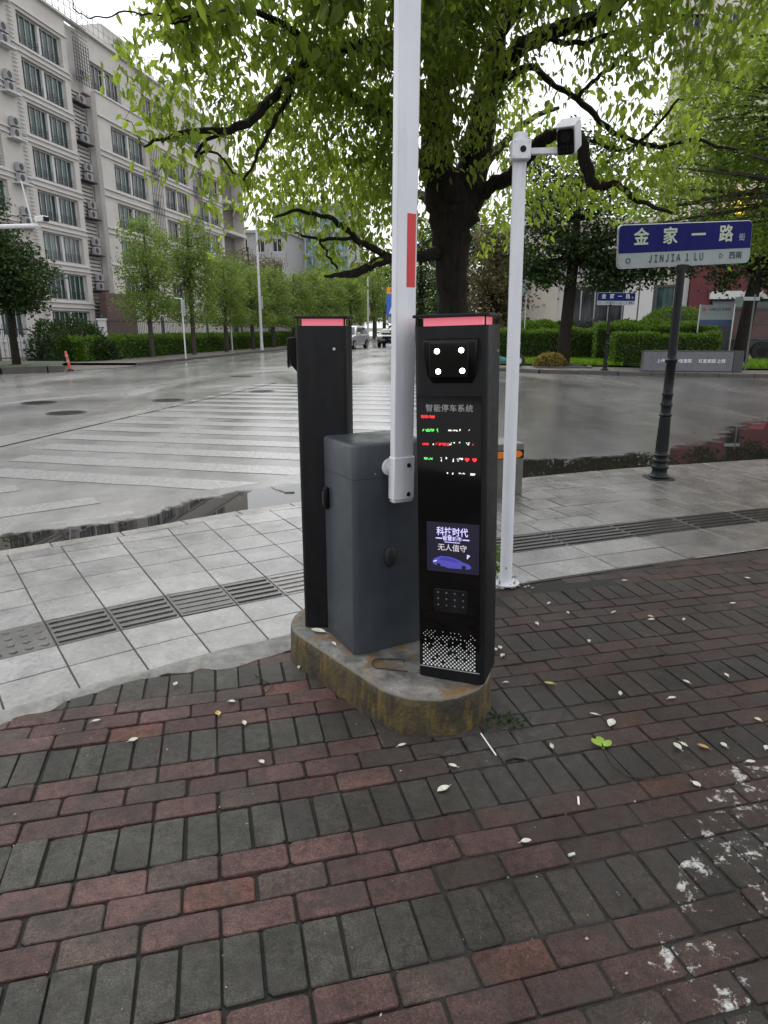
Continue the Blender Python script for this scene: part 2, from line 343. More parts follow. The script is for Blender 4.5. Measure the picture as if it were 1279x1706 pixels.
class Path:
    def __init__(s, P): s.P = np.array(P); s.d = np.r_[0, np.cumsum(np.linalg.norm(np.diff(s.P, axis=0), axis=1))]; s.L = s.d[-1]
    def pt(s, u): return np.array([np.interp(u, s.d, s.P[:, 0]), np.interp(u, s.d, s.P[:, 1])])
    def nrm(s, u, h=.25):
        a, b = s.pt(max(0, u - h)), s.pt(min(s.L, u + h)); t = (b - a) / np.linalg.norm(b - a); return np.array([-t[1], t[0]])
    def off(s, u, v): return s.pt(u) + s.nrm(u) * v
    def u_of(s, p): return s.d[np.argmin(np.linalg.norm(s.P - np.array(p), axis=1))]
PB, PK = Path(BORDER), Path(KERB)
def clip_half(poly, p, n):
    """keep the part of poly on the side where (q-p).n <= 0"""
    out = []; L = len(poly)
    for i in range(L):
        a, b = np.array(poly[i]), np.array(poly[(i + 1) % L]); da, db = (a - p) @ n, (b - p) @ n
        if da <= 0: out.append(tuple(a))
        if (da < 0 < db) or (db < 0 < da): out.append(tuple(a + (b - a) * (da / (da - db))))
    return out
def clip_kerb(poly, inset=.13):
    c = np.mean(poly, axis=0); i = PK.u_of(c)
    for du in (-.35, 0, .35):
        n = PK.nrm(i + du); poly = clip_half(poly, PK.pt(min(max(i + du, 0), PK.L)) - n * inset, n)
        if len(poly) < 3: return []
    return poly
def slab(b, poly, z, ch, h, cols, c, tilt=(0, 0, 0)):
    """one paving piece with a chamfered rim"""
    P = np.array(poly); k = P.mean(0); o = len(b.v); n = len(P)
    ins = k + (P - k) * (1 - ch / np.maximum(np.linalg.norm(P - k, axis=1), .02))[:, None]
    dz = lambda q: tilt[0] + tilt[1] * (q[0] - k[0]) + tilt[2] * (q[1] - k[1])
    vs = [(q[0], q[1], z - h) for q in P] + [(q[0], q[1], z - ch * .8 + dz(q)) for q in P] + [(q[0], q[1], z + dz(q)) for q in ins]
    fs = [tuple(range(2 * n, 3 * n))] + [(i, (i + 1) % n, n + (i + 1) % n, n + i) for i in range(n)] + [(n + i, n + (i + 1) % n, 2 * n + (i + 1) % n, 2 * n + i) for i in range(n)]
    b.add(vs, fs); cols += [c] * (3 * n)
def with_col(o, cols):
    o.data.attributes.new('col', 'FLOAT_COLOR', 'POINT').data.foreach_set('color', np.c_[np.array(cols, np.float32), np.ones(len(cols))].astype(np.float32).ravel()); return o

# ------------------------------------------------------------------ brick paving
def brick_paving():
    az = R(-14.1); A = np.array([math.sin(az), math.cos(az)]); B = np.array([math.cos(az), -math.sin(az)])
    b = MB(); cols = []; rr = random.Random(3)
    Pb = np.array(BORDER)
    def put(a0, a1, b0, b1, red):
        c = A * (a0 + a1) / 2 + B * (b0 + b1) / 2
        if c[0] < -3.2 or c[0] > 6.6 or c[1] < -.3: return
        if abs(c[0]) > .75 * max(c[1], .3) + 1.2: return
        i = np.argmin(np.linalg.norm(Pb - c, axis=1)); u = PB.d[i]; v = (c - PB.pt(u)) @ PB.nrm(u)
        if v > .03: return
        g = .0028 + rr.random() * .0020; an = rr.gauss(0, .010); ca, sa = math.cos(an), math.sin(an)
        jx, jy = rr.gauss(0, .0014), rr.gauss(0, .0014)
        ha, hb = (a1 - a0) / 2 - g, (b1 - b0) / 2 - g; poly = []
        for (i_, j_) in ((-1, -1), (-1, 1), (1, 1), (1, -1)):
            cc_ = .004 + .009 * rr.random() ** 2.5
            e1 = (i_ * (ha - cc_), j_ * hb); e2 = (i_ * ha, j_ * (hb - cc_))
            for (u_, v_) in ((e1, e2) if i_ * j_ > 0 else (e2, e1)):
                q = A * (u_ + rr.gauss(0, .0007)) + B * (v_ + rr.gauss(0, .0007)); q = np.array([q[0] * ca - q[1] * sa, q[0] * sa + q[1] * ca]); poly.append(c + q + np.array([jx, jy]))
        k = rr.random(); wet = min(1, max(0, (c[0] + .25) / 1.1)); wet_shade = .95 - .50 * wet  # bricks darker to the right: wetness and overhead shade painted together
        if red:
            col = np.array((.074, .041, .037)) * (.74 + .58 * k)
            if rr.random() < .12: col = np.array((.098, .043, .033)) * (.9 + .3 * rr.random())
            if rr.random() < .14: col = np.array((.055, .039, .033)) * (.9 + .3 * rr.random())
        else:
            col = np.array((.044, .043, .036)) * (.75 + .55 * k)
            if rr.random() < .12: col = np.array((.042, .039, .034)) * (.8 + .4 * rr.random())
        col = col * wet_shade; col = col * (1 - .4 * wet) + np.array((.068, .043, .034)) * wet_shade * .4 * wet * (.7 + .6 * k)
        slab(b, poly, rr.gauss(0, .0014) - (.005 if v > -.2 else 0), .0042, .05, cols, tuple(col), (0, rr.gauss(0, .010), rr.gauss(0, .010)))
    for k in range(-2, 16):
        s0 = 1.29 + .5 * (k - 2)
        for j in range(-45, 80):
            x0 = -.0675 + .1025 * j
            put(s0, s0 + .2, x0, x0 + .1025, False)
        for r_ in range(3):
            for j in range(-22, 40):
                x0 = -.0675 + .205 * j + (.1025 if r_ == 1 else 0); put(s0 + .2 + .1 * r_, s0 + .3 + .1 * r_, x0, x0 + .205, True)
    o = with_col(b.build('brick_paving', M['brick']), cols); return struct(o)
brick_paving()
sheet('joint_sand', [(-4.5, -1.5), (9, -1.5), (9, 6.3), (4.5, 5.2), (2.8, 4.68), (1.42, 4.18), (.83, 3.95), (-.4, 3.26), (-1.6, 2.48), (-3.4, .93)], -.0105, M['joint'])
sheet('joint_sand', [(.05, -1), (9, -1), (9, 6.3), (4.5, 5.2), (2.8, 4.68), (1.42, 4.18), (.83, 3.95), (.5, 3.75), (.42, 2.6), (.12, 1.6)], -.0058, M['joint'])

# ------------------------------------------------------------------ tiled sidewalk, tactile strip, kerb
def sidewalk():
    b = MB(); cols = []; rr = random.Random(5)
    u = 0.0; ulo = PB.u_of((-3.4, .95)); uhi = PB.u_of((8, 6.2))
    ut = PB.u_of((-1.52, 2.55)); ulight = PB.u_of((-.25, 3.4)); udark = PB.u_of((.8, 3.95)); um = PB.u_of((.3, 3.6))
    rows = [(0.0, .26), (.26, .52), (.52, .88)] + [(.88 + .3 * i, 1.18 + .3 * i) for i in range(7)]
    u = ulo; i = 0
    while u < uhi:
        wd = .3; w2 = .3 if u < um else .6
        nxt = u + w2
        for ri, (v0, v1) in enumerate(rows):
            pieces = [(u, nxt)]
            if w2 > .5 and ri >= 3: pieces = [(u, u + .3), (u + .3, nxt)] if ri % 2 else [(u - .15, u + .15), (u + .15, u + .45)]
            for (a0, a1) in pieces:
                g = .0034 + .0022 * min(1, max(0, (a0 - um) / 2))
                poly = [PB.off(a0 + g, v0 + g), PB.off(a1 - g, v0 + g), PB.off(a1 - g, v1 - g), PB.off(a0 + g, v1 - g)]
                # wedge joints of the corner fan
                poly = clip_kerb(poly) if v1 > 1.2 else poly
                if len(poly) < 3: continue
                wet = min(1, max(0, ((a0 - um) / 3.0)))  # tiles darken rightward, the tree's shade coloured in along with the wet
                k = .86 + .26 * rr.random(); base = np.array((.262, .259, .254)) * (1 - np.array((.46, .49, .51)) * wet) * k
                if rr.random() < .12: base = base * np.array((.95, .95, .96))
                tact = (ri == 2)
                if tact:
                    light = ulight - .35 < a0 < udark + .15
                    base = (np.array((.25, .235, .22)) if light else np.array((.070, .068, .065))) * k * (1 - .68 * wet)
                if ri == 8 and False: pass
                slab(b, poly, rr.gauss(0, .0010) + .005, .0035, .05, cols, tuple(base), (0, rr.gauss(0, .003), rr.gauss(0, .003)))
                if tact:
                    cc = base * 1.08
                    if a0 > ut - .02:                       # direction bars
                        for q in range(5):
                            vb = v0 + .045 + q * (v1 - v0 - .09) / 4
                            bp = [PB.off(a0 + .015, vb - .011), PB.off(a1 - .015, vb - .011), PB.off(a1 - .015, vb + .011), PB.off(a0 + .015, vb + .011)]
                            slab(b, bp, .0115, .003, .007, cols, tuple(cc))
                    else:                                   # warning studs
                        for q in range(4):
                            for s_ in range(4):
                                c0 = PB.off(a0 + .045 + s_ * .07, v0 + .05 + q * (v1 - v0 - .1) / 3)
                                slab(b, [c0 + .021 * np.array((math.cos(t), math.sin(t))) for t in np.linspace(0, 2 * math.pi, 11)[:-1]], .0115, .004, .007, cols, tuple(cc * 1.1))
        u = nxt; i += 1
    # second warning patch by the kerb on the left
    u0 = PB.u_of((-1.9, 2.25))
    for du in range(-3, 1):
        for (v0, v1, st) in ((1.75, 2.02, True),):
            a0 = u0 + .3 * du; poly = [PB.off(a0, v0), PB.off(a0 + .29, v0), PB.off(a0 + .29, v1), PB.off(a0, v1)]
            slab(b, poly, .009, .003, .01, cols, (.075, .072, .068))
            for q in range(3):
                for s_ in range(4):
                    c0 = PB.off(a0 + .04 + s_ * .07, v0 + .05 + q * .085)
                    slab(b, [c0 + .02 * np.array((math.cos(t), math.sin(t))) for t in np.linspace(0, 2 * math.pi, 11)[:-1]], .0155, .004, .007, cols, (.085, .082, .077))
    struct(with_col(b.build('tile_sidewalk', M['tile']), cols))
    # bed under the tiles
    P1 = [PB.off(x, -.02) for x in np.linspace(ulo, uhi, 40)]; P2 = [PK.off(x, -.02) for x in np.linspace(PK.u_of((-5.6, 2.4)), PK.u_of((9.5, 9.5)), 40)][::-1]
    sheet('sidewalk_bed', P1[:21] + P2[-21:], -.001, M['grout_dark']); sheet('sidewalk_bed', P1[20:] + P2[:-20], .0018, M['grout'])
    # kerb stones, one after another
    kb = MB(); kc = []; u = PK.u_of((-6, 2.0))
    while u < PK.L - .2:
        ln = .5; poly = [PK.off(u + .003, -.13), PK.off(u + ln - .003, -.13), PK.off(u + ln - .003, 0), PK.off(u + .003, 0)]
        wet = min(1, max(0, (poly[0][0] + .2) / 2.5)); slab(kb, poly, .004 + rr.gauss(0, .001), .008, .06, kc, tuple(np.array((.26, .25, .23)) * (.8 + .3 * rr.random()) * (1 - .5 * wet))); u += ln  # kerb stones darken rightward like the tiles
    struct(with_col(kb.build('kerb', M['tile']), kc))
    # rough cement edging between tiles and bricks
    eb = MB(); us = np.linspace(ulo, PB.u_of((.2, 3.62)), 70); n = len(us); rr2 = random.Random(9)
    inn = [PB.off(x, .012 + rr2.gauss(0, .004)) for x in us]
    wd = [.075 + .03 * math.sin(x * 5.1) + .010 * rr2.gauss(0, 1) + (.05 if x > us[-1] - 1.3 else 0) for x in us]
    out = [PB.off(x, -max(.03, w_)) for x, w_ in zip(us, wd)]
    mid = [PB.off(x, -max(.03, w_) * .45) for x, w_ in zip(us, wd)]
    eb.add([(p[0], p[1], .0055) for p in inn] + [(p[0], p[1], .010 + rr2.gauss(0, .002)) for p in mid] + [(p[0], p[1], -.006) for p in out],
           [(i, i + 1, n + i + 1, n + i)[::-1] for i in range(n - 1)] + [(n + i, n + i + 1, 2 * n + i + 1, 2 * n + i)[::-1] for i in range(n - 1)])
    struct(eb.build('cement_edging', M['cement'], smooth=True))
sidewalk()

# ------------------------------------------------------------------ painted crossings, puddles
def stripe(b, p, d, L, wd, z=-.030):
    d = Vector((*d, 0)).normalized(); n = Vector((-d.y, d.x, 0)); p = Vector((*p, z)); ns = 24; rr = random.Random(int(p.x * 91 + p.y * 37))
    lo = [p + d * (L * i / ns) + n * rr.gauss(0, .006) for i in range(ns + 1)]; hi = [p + d * (L * i / ns) + n * (wd + rr.gauss(0, .006)) for i in range(ns + 1)]
    b.add(lo + hi, [(i, i + 1, ns + 2 + i, ns + 1 + i) for i in range(ns)])
zb = MB()
for k in range(15):
    y0 = 7.32 + .86 * k; x0 = -4.5 - .12 * min(k, 5) + .125 * max(0, k - 3); stripe(zb, (x0, y0), (.972, -.235 + .012 * min(k, 8)), 5.2, .42)
stripe(zb, (-9.0, 1.35), (.80, .60), 7.95, .30); stripe(zb, (-9.0, .42), (.80, .60), 8.65, .30); stripe(zb, (-9.0, 2.6), (.80, .60), 6.7, .30)
struct(zb.build('zebra_crossing', M['line']))
jb = MB(); jb.tube([gnd(0, 745, -.033), gnd(150, 710, -.033), gnd(345, 665, -.033), gnd(460, 638, -.033)], .012, 5); struct(jb.build('road_joint', M['joint']))
def puddle(name, px, inner):
    b = MB(); P = [gnd(x, y, -.027) for x, y in px]; rr = random.Random(len(px)); Q = []
    for i in range(len(P) - 1):
        for k in range(10):
            q = P[i].lerp(P[i + 1], k / 10); a = min(.03, .005 * (q.y - 3)); Q.append((q.x + rr.gauss(0, a), q.y + rr.gauss(0, a * .7), -.027))
    Q.append(tuple(P[-1])); K = [tuple(PK.off(x, .02)) + (-.027,) for x in np.linspace(PK.u_of(inner[1]), PK.u_of(inner[0]), 40)]
    n = 160
    def rs(L):
        L = np.array(L); d = np.r_[0, np.cumsum(np.linalg.norm(np.diff(L, axis=0), axis=1))]; u = np.linspace(0, d[-1], n); return np.c_[np.interp(u, d, L[:, 0]), np.interp(u, d, L[:, 1]), np.interp(u, d, L[:, 2])]
    q = rs(Q); uk = np.maximum.accumulate([PK.u_of(p[:2]) for p in q]); uk = np.convolve(np.pad(uk, 4, mode='edge'), np.ones(9) / 9, 'valid'); k = np.array([tuple(PK.off(u_, .02)) + (-.027,) for u_ in uk]); nr = np.array([PK.nrm(u_) for u_ in uk]); wd = (.10 + .02 * q[:, 1] + .05 * np.sin(np.arange(n) * .37))[:, None]
    o1 = q.copy(); o1[:, :2] += nr * wd; o2 = q.copy(); o2 = q + (k - q) * .45; V = np.vstack([o1, o2, k]); F = []
    for r in range(2):
        for i in range(n - 1): F.append((r * n + i, (r + 1) * n + i, (r + 1) * n + i + 1, r * n + i + 1))
    return struct(raw_mesh(name, V, F, M['water'], {'depth': np.r_[np.zeros(n), np.ones(n), np.full(n, 1.6)]}))
puddle('puddle', [(-160, 905), (0, 893), (120, 878), (270, 857), (300, 836), (350, 824), (430, 813), (470, 802), (560, 792), (700, 776), (868, 760), (960, 763), (1005, 760), (1090, 748), (1150, 737), (1180, 727), (1190, 702), (1230, 693), (1300, 690), (1500, 685)], ((-4.2, 3.5), (9.5, 9.5)))

# ------------------------------------------------------------------ concrete island
def island_mat():
    m, t, b, o = nodes('stained_concrete'); co = geoco(t); ge = t.nodes.new('ShaderNodeNewGeometry'); sp = t.nodes.new('ShaderNodeSeparateXYZ'); t.links.new(ge.outputs['Normal'], sp.inputs[0])
    side = ramp(t, sp.outputs[2], [(.35, 1.0), (.75, 0.0)])
    mp = t.nodes.new('ShaderNodeMapping'); t.links.new(co, mp.inputs['Vector']); mp.inputs['Scale'].default_value = (1, 1, .25)
    top = ramp(t, noise(t, 11, 7, .7, co), [(.36, (.055, .053, .048)), (.52, (.15, .146, .137)), (.68, (.25, .245, .23))])
    yel = ramp(t, noise(t, 7.5, 6, .68, co, .6), [(.53, 0.0), (.62, .85)]); top = mixc(t, yel, top, (.17, .085, .014))
    moss = ramp(t, noise(t, 4.2, 5, .65, co), [(.5, 0.0), (.7, .8)]); top = mixc(t, moss, top, (.045, .047, .03))
    sd_ = ramp(t, noise(t, 7, 8, .72, mp.outputs[0], .8), [(.34, (.014, .012, .009)), (.43, (.038, .029, .016)), (.50, (.085, .066, .021)), (.55, (.055, .042, .022)), (.62, (.034, .024, .015)), (.70, (.014, .012, .009))])
    pa = ramp(t, noise(t, 3.1, 6, .65, co), [(.44, 0.0), (.56, .85)]); sd_ = mixc(t, pa, sd_, (.020, .017, .011))
    sd_ = mixc(t, ramp(t, noise(t, 17, 6, .7, mp.outputs[0]), [(.52, 0.0), (.62, .7)]), sd_, (.15, .098, .016))
    c = mixc(t, side, top, sd_); rim = ramp(t, sp.outputs[2], [(.30, 0.0), (.5, .6), (.85, 0.0)]); c = mixc(t, rim, c, (.20, .185, .15)); t.links.new(c, b.inputs['Base Color']); b.inputs['Roughness'].default_value = .6
    bump(t, b, math_(t, 'ADD', noise(t, 45, 7, .7, co), noise(t, 9, 5, .6, co)), .7, .012); return m
M['island'] = island_mat()
IA = Vector((.622, -.783, 0)).normalized(); IB = Vector((-IA.y, IA.x, 0))
F0, R0, IR = Vector((.181, 2.607, 0)), Vector((-.185, 3.068, 0)), .272
def stadium(r, n=22):
    out = []
    for k in range(n + 1):
        a = -math.pi / 2 + math.pi * k / n; out.append(F0 + (IA * math.cos(a) + IB * math.sin(a)) * r)
    for k in range(n + 1):
        a = math.pi / 2 + math.pi * k / n; out.append(R0 + (IA * math.cos(a) + IB * math.sin(a)) * r)
    return out
ib = MB(); rr = random.Random(2); prof = [(.006, -.06), (.004, .0), (.002, .06), (0, .12), (-.002, .150), (-.008, .163), (-.02, .170), (-.12, .171)]
rings = []
for (dr, z) in prof: rings.append([p + Vector((rr.gauss(0, .0009), rr.gauss(0, .0009), z + (rr.gauss(0, .0012) if z > .1 else 0))) for p in stadium(IR + dr)])
n = len(rings[0]); vs = [v for r in rings for v in r]; fs = []
for i in range(len(rings) - 1):
    for k in range(n): fs.append((i * n + k, i * n + (k + 1) % n, (i + 1) * n + (k + 1) % n, (i + 1) * n + k))
fs.append(tuple((len(rings) - 1) * n + k for k in range(n))); ib.add(vs, fs)
isl = ib.build('concrete_island', M['island'], smooth=True); tag(isl, 'low concrete island with rounded ends and rusty yellow sides under the barrier', 'plinth')
# cement spilled round the island foot
def blob_sheet(name, c, rx, ry, rz, z, mat, seed, n=40, amp=.25):
    rr = random.Random(seed); ph = [rr.random() * 6.28 for _ in range(6)]; vs = [(c[0], c[1], z + .004)]
    for k in range(n):
        a = 2 * math.pi * k / n; f = 1 + amp * sum(math.sin((q + 2) * a + ph[q]) / (q + 1.5) for q in range(6)); x, y = rx * f * math.cos(a), ry * f * math.sin(a)
        vs.append((c[0] + x * math.cos(rz) - y * math.sin(rz), c[1] + x * math.sin(rz) + y * math.cos(rz), z - .004))
    b = MB(); b.add(vs, [(0, 1 + k, 1 + (k + 1) % n) for k in range(n)]); return struct(b.build(name, mat, smooth=True))
M['muddy'] = mat_soil('muddy_cement', (.03, .028, .025), (.115, .11, .10), .65, 18)


# ------------------------------------------------------------------ payment kiosks (front one facing us, the rear one turned away)
def rounded_rect(w_, d_, r, n=5, cx=0, cy=0):
    out = []
    for (sx, sy, a0) in ((1, 1, 0), (-1, 1, 90), (-1, -1, 180), (1, -1, 270)):
        for k in range(n + 1):
            a = R(a0 + 90 * k / n); out.append((cx + sx * (w_ / 2 - r) + r * math.cos(a), cy + sy * (d_ / 2 - r) + r * math.sin(a)))
    return out
KW, KD, KH = .272, .222, 1.385
def kiosk(label, loc, rz, front=True):
    t = thing('parking_kiosk', label, 'parking kiosk', loc, rz); t.rotation_euler[1] = R(-1.6) if front else 0
    b = MB(); b.prism(rounded_rect(KW, KD, .022), 0, KH); b.build('body', M['black'], t, smooth=True)
    fy = -KD / 2
    # camera hood: proud at the top, running back into the face below
    hd = MB(); w1, w2 = .098, .078; z0, z1, z2, z3 = 1.185, 1.215, 1.285, 1.335; cx = .008
    P = [(-w2, 0, z0), (w2, 0, z0), (-w1 * .93, -.022, z1), (w1 * .93, -.022, z1), (-w1, -.042, z2), (w1, -.042, z2), (-w1, -.042, z3), (w1, -.042, z3), (-w1, 0.0, z3 + .006), (w1, 0.0, z3 + .006)]
    P = [(x + cx, y + fy - .0005, z) for x, y, z in P]; hd.add(P, [(0, 1, 3, 2), (2, 3, 5, 4), (4, 5, 7, 6), (6, 7, 9, 8), (0, 2, 4, 6, 8), (1, 9, 7, 5, 3)]); hood = hd.build('camera_hood', M['matte_black'], t, bevel=.006)
    wn = MB(); wn.box((cx, fy - .044, 1.268), (.142, .005, .12)); wn.build('camera_window', M['gloss'], hood, bevel=.002)
    for (x, z) in ((-.034, 1.299), (.054, 1.301), (-.030, 1.229), (.058, 1.231)):
        lb = MB(); lb.disc((x, fy - .0466, z), .0092, (0, -1, 0), .003, 18); lb.build('led_lamp', M['led_white'] if front else M['matte_black'], t)
    ls = MB(); ls.prism(rounded_rect(KW - .05, KD - .05, .018), KH, KH + .028); ls.build('light_strip', M['red_lamp'], t, smooth=True)
    ld = MB(); ld.prism(rounded_rect(KW + .012, KD + .012, .016), KH + .029, KH + .040); ld.build('lid', M['black'], t, bevel=.002)
    for sx in (-1, 1):
        for sy in (-1, 1):
            cb = MB(); cb.tube([(sx * (KW / 2 - .012), sy * (KD / 2 - .012), KH), (sx * (KW / 2 - .012), sy * (KD / 2 - .012), KH + .029)], .0035, 6); cb.build('lid_post', M['black'], t)
    # lock on the side
    lk = MB(); lk.disc((KW / 2, .055, KH - .095), .006, (1, 0, 0), .003, 14); lk.build('lock', M['steel'], t)
    if not front: return t
    gp = MB(); gp.prism([(p[0], p[1]) for p in rounded_rect(.243, .995, .006, 3, -.004, .642)], 0, .005, M=Matrix.Translation((0, fy - .0005, 0)) @ Matrix.Rotation(R(90), 4, 'X')); gp.build('front_glass', M['gloss'], t)
    gy = fy - .0062; face = lambda x, z: frameM((x, gy, z), (1, 0, 0), (0, 0, 1))
    text_obj('title_lettering', '智能停车系统', .0285, M['grey_text'], face(-.002, 1.094), t, 0.0, .0003, 1.0, 1.12, fat=.0003)
    # dot-matrix lines: short runs of lit dots
    rr = random.Random(21)
    def run(mat, x0, x1, z, h, fill, s=.0021):
        x = x0; b = MB()
        while x < x1:
            for q in range(h):
                if rr.random() < fill: b.box((x, gy - .0002, z + (q - (h - 1) / 2) * s * 1.25), (s, .0006, s))
            x += s * 1.25
        if b.v: b.build('lit_character', M[mat], t)
    rd, gn, wh = 'led_red', 'led_green', 'led_pale'
    run(rd, -.108, -.056, 1.064, 4, .72)
    run(gn, -.104, -.098, 1.014, 3, .7); run(gn, -.092, -.060, 1.014, 4, .65); run(gn, -.048, -.043, 1.014, 5, .8); run(wh, -.004, .032, 1.015, 2, .7); run(wh, .038, .042, 1.017, 3, .7); run(wh, .072, .075, 1.018, 2, .7)
    run(rd, -.104, -.078, .962, 3, .7); run(wh, -.064, -.060, .962, 2, .9); run(rd, -.052, -.004, .963, 4, .6); run(wh, -.001, .008, .966, 4, .5); run(wh, .016, .020, .970, 2, .9); run(wh, .036, .040, .972, 2, .8); run(wh, .064, .076, .968, 4, .35); run(rd, .086, .090, .966, 2, .9)
    run(gn, -.098, -.066, .908, 3, .75); run(wh, -.034, -.030, .906, 6, .7); run(wh, -.014, -.011, .912, 3, .9); run(wh, .012, .016, .905, 5, .7); run(wh, .028, .040, .908, 5, .4)
    run(wh, -.010, -.006, .856, 2, .9); run(wh, .010, .014, .855, 3, .8); run(wh, .036, .058, .857, 2, .7); run(wh, .080, .096, .855, 3, .75)
    def heart(mat, cx_, cz_, s):
        pts = []; b = MB()
        for k in range(20):
            a = 2 * math.pi * k / 20; pts.append((cx_ + s * 16 * math.sin(a) ** 3 / 16, cz_ + s * (13 * math.cos(a) - 5 * math.cos(2 * a) - 2 * math.cos(3 * a) - math.cos(4 * a)) / 16))
        b.prism(pts, 0, .0006, M=Matrix.Translation((0, gy, 0)) @ Matrix.Rotation(R(90), 4, 'X')); b.build('lit_heart', M[mat], t)
    heart(rd, .066, .909, .0085); heart(rd, .094, .909, .0085); heart(wh, .046, .911, .005)
    # advertising screen
    zc_ = .565; sb = MB(); sb.box((.012, gy - .0012, zc_), (.206, .003, .198)); scr = sb.build('screen', M['screen'], t)
    sf = lambda x, z: frameM((x, gy - .0030, z), (1, 0, 0), (0, 0, 1))
    text_obj('screen_title', '科技时代', .036, M['scr_title'], sf(.010, zc_ + .062), scr, .0004, .0002, .86)
    text_obj('screen_subtitle', '智慧城市', .019, M['scr_title'], sf(.010, zc_ + .036), scr, .0002, .0002)
    bars = MB(); bars.box((-.042, gy - .003, zc_ + .036), (.026, .0006, .004)); bars.box((.064, gy - .003, zc_ + .036), (.026, .0006, .004)); bars.box((.010, gy - .003, zc_ + .0225), (.06, .0006, .0025)); bars.build('screen_rule', M['scr_title'], scr)
    text_obj('screen_slogan', '无人值守', .029, M['scr_text'], sf(.010, zc_ - .001), scr, .0002, .0002)
    text_obj('screen_parking_mark', 'P', .022, M['scr_title'], sf(.073, zc_ - .031), scr, .0008, .0002)
    car = [(-.075, -.062), (-.076, -.050), (-.068, -.040), (-.045, -.030), (-.010, -.029), (.018, -.036), (.045, -.047), (.072, -.056), (.078, -.068), (.066, -.074), (-.015, -.076), (-.030, -.070), (-.055, -.073)]
    cb = MB(); cb.prism([(.008 + x, zc_ - .006 + z) for x, z in car], 0, .0004, M=Matrix.Translation((0, gy - .0030, 0)) @ Matrix.Rotation(R(90), 4, 'X')); cb.build('screen_car', M['scr_blue'], scr)
    cw = MB(); cw.prism([(.008 + x, zc_ - .006 + z) for x, z in [(-.05, -.045), (-.04, -.034), (-.012, -.033), (.012, -.040), (.03, -.050)]], 0, .0004, M=Matrix.Translation((0, gy - .0036, 0)) @ Matrix.Rotation(R(90), 4, 'X')); cw.build('screen_car_window', M['scr_blue2'], scr)
    for k_, (x_, z_) in enumerate(((-.052, -.068), (.048, -.068))):
        wq = MB(); wq.disc((.008 + x_, gy - .0036, zc_ - .006 + z_), .0085, (0, -1, 0), .0004, 14); wq.build('screen_car_wheel', M['screen'], scr)
    hq = MB(); hq.prism([(.008 + x, zc_ - .006 + z) for x, z in [(-.074, -.052), (-.060, -.047), (-.058, -.050), (-.072, -.056)]], 0, .0004, M=Matrix.Translation((0, gy - .0037, 0)) @ Matrix.Rotation(R(90), 4, 'X')); hq.build('screen_car_lamp', M['scr_title'], scr)
    # speaker plate with studs
    sp = MB(); sp.prism(rounded_rect(.136, .096, .012, 4, .004, .347), 0, .004, M=Matrix.Translation((0, gy, 0)) @ Matrix.Rotation(R(90), 4, 'X')); spk = sp.build('speaker_plate', M['black'], t, bevel=.0015)
    for i in range(4):
        for j in range(3): st = MB(); st.disc((.004 - .05 + i * .0335, gy - .004, .381 - j * .026), .0035, (0, -1, 0), .0022, 8); st.build('stud', M['steel'], spk)
    # printed dots fading upwards
    db = MB(); nc, nr = 27, 19; rr = random.Random(6)
    for j in range(nr):
        f = 1 - j / (nr - 1)
        for i in range(nc):
            if (i + j) % 2: continue
            x = -.110 + i * .0081 ; z = .062 + j * .0083
            if f < .55 and rr.random() > .40 + f * .95: continue
            if f >= .55 and rr.random() > .86 + .1 * f: continue
            r = .0018 + .0026 * f
            db.add([(x + r * c_, gy - .0004, z + r * s_) for c_, s_ in ((1, 0), (.5, .87), (-.5, .87), (-1, 0), (-.5, -.87), (.5, -.87))], [(0, 1, 2, 3, 4, 5)[::-1]])
    db.build('printed_dots', M['print_white'], t)
    tr = MB(); tr.box((-.004, fy - .002, .050), (.246, .004, .0022)); tr.build('trim_line', M['grey_text'], t)
    return t
kiosk('black parking kiosk with lit screen and four white lamps, facing the camera', (.309, 2.572, .1705), R(-21.2), True)
kiosk('black kiosk with a pink top light behind the grey barrier cabinet, turned away', (-.262, 3.10, .1705), R(-92), False)

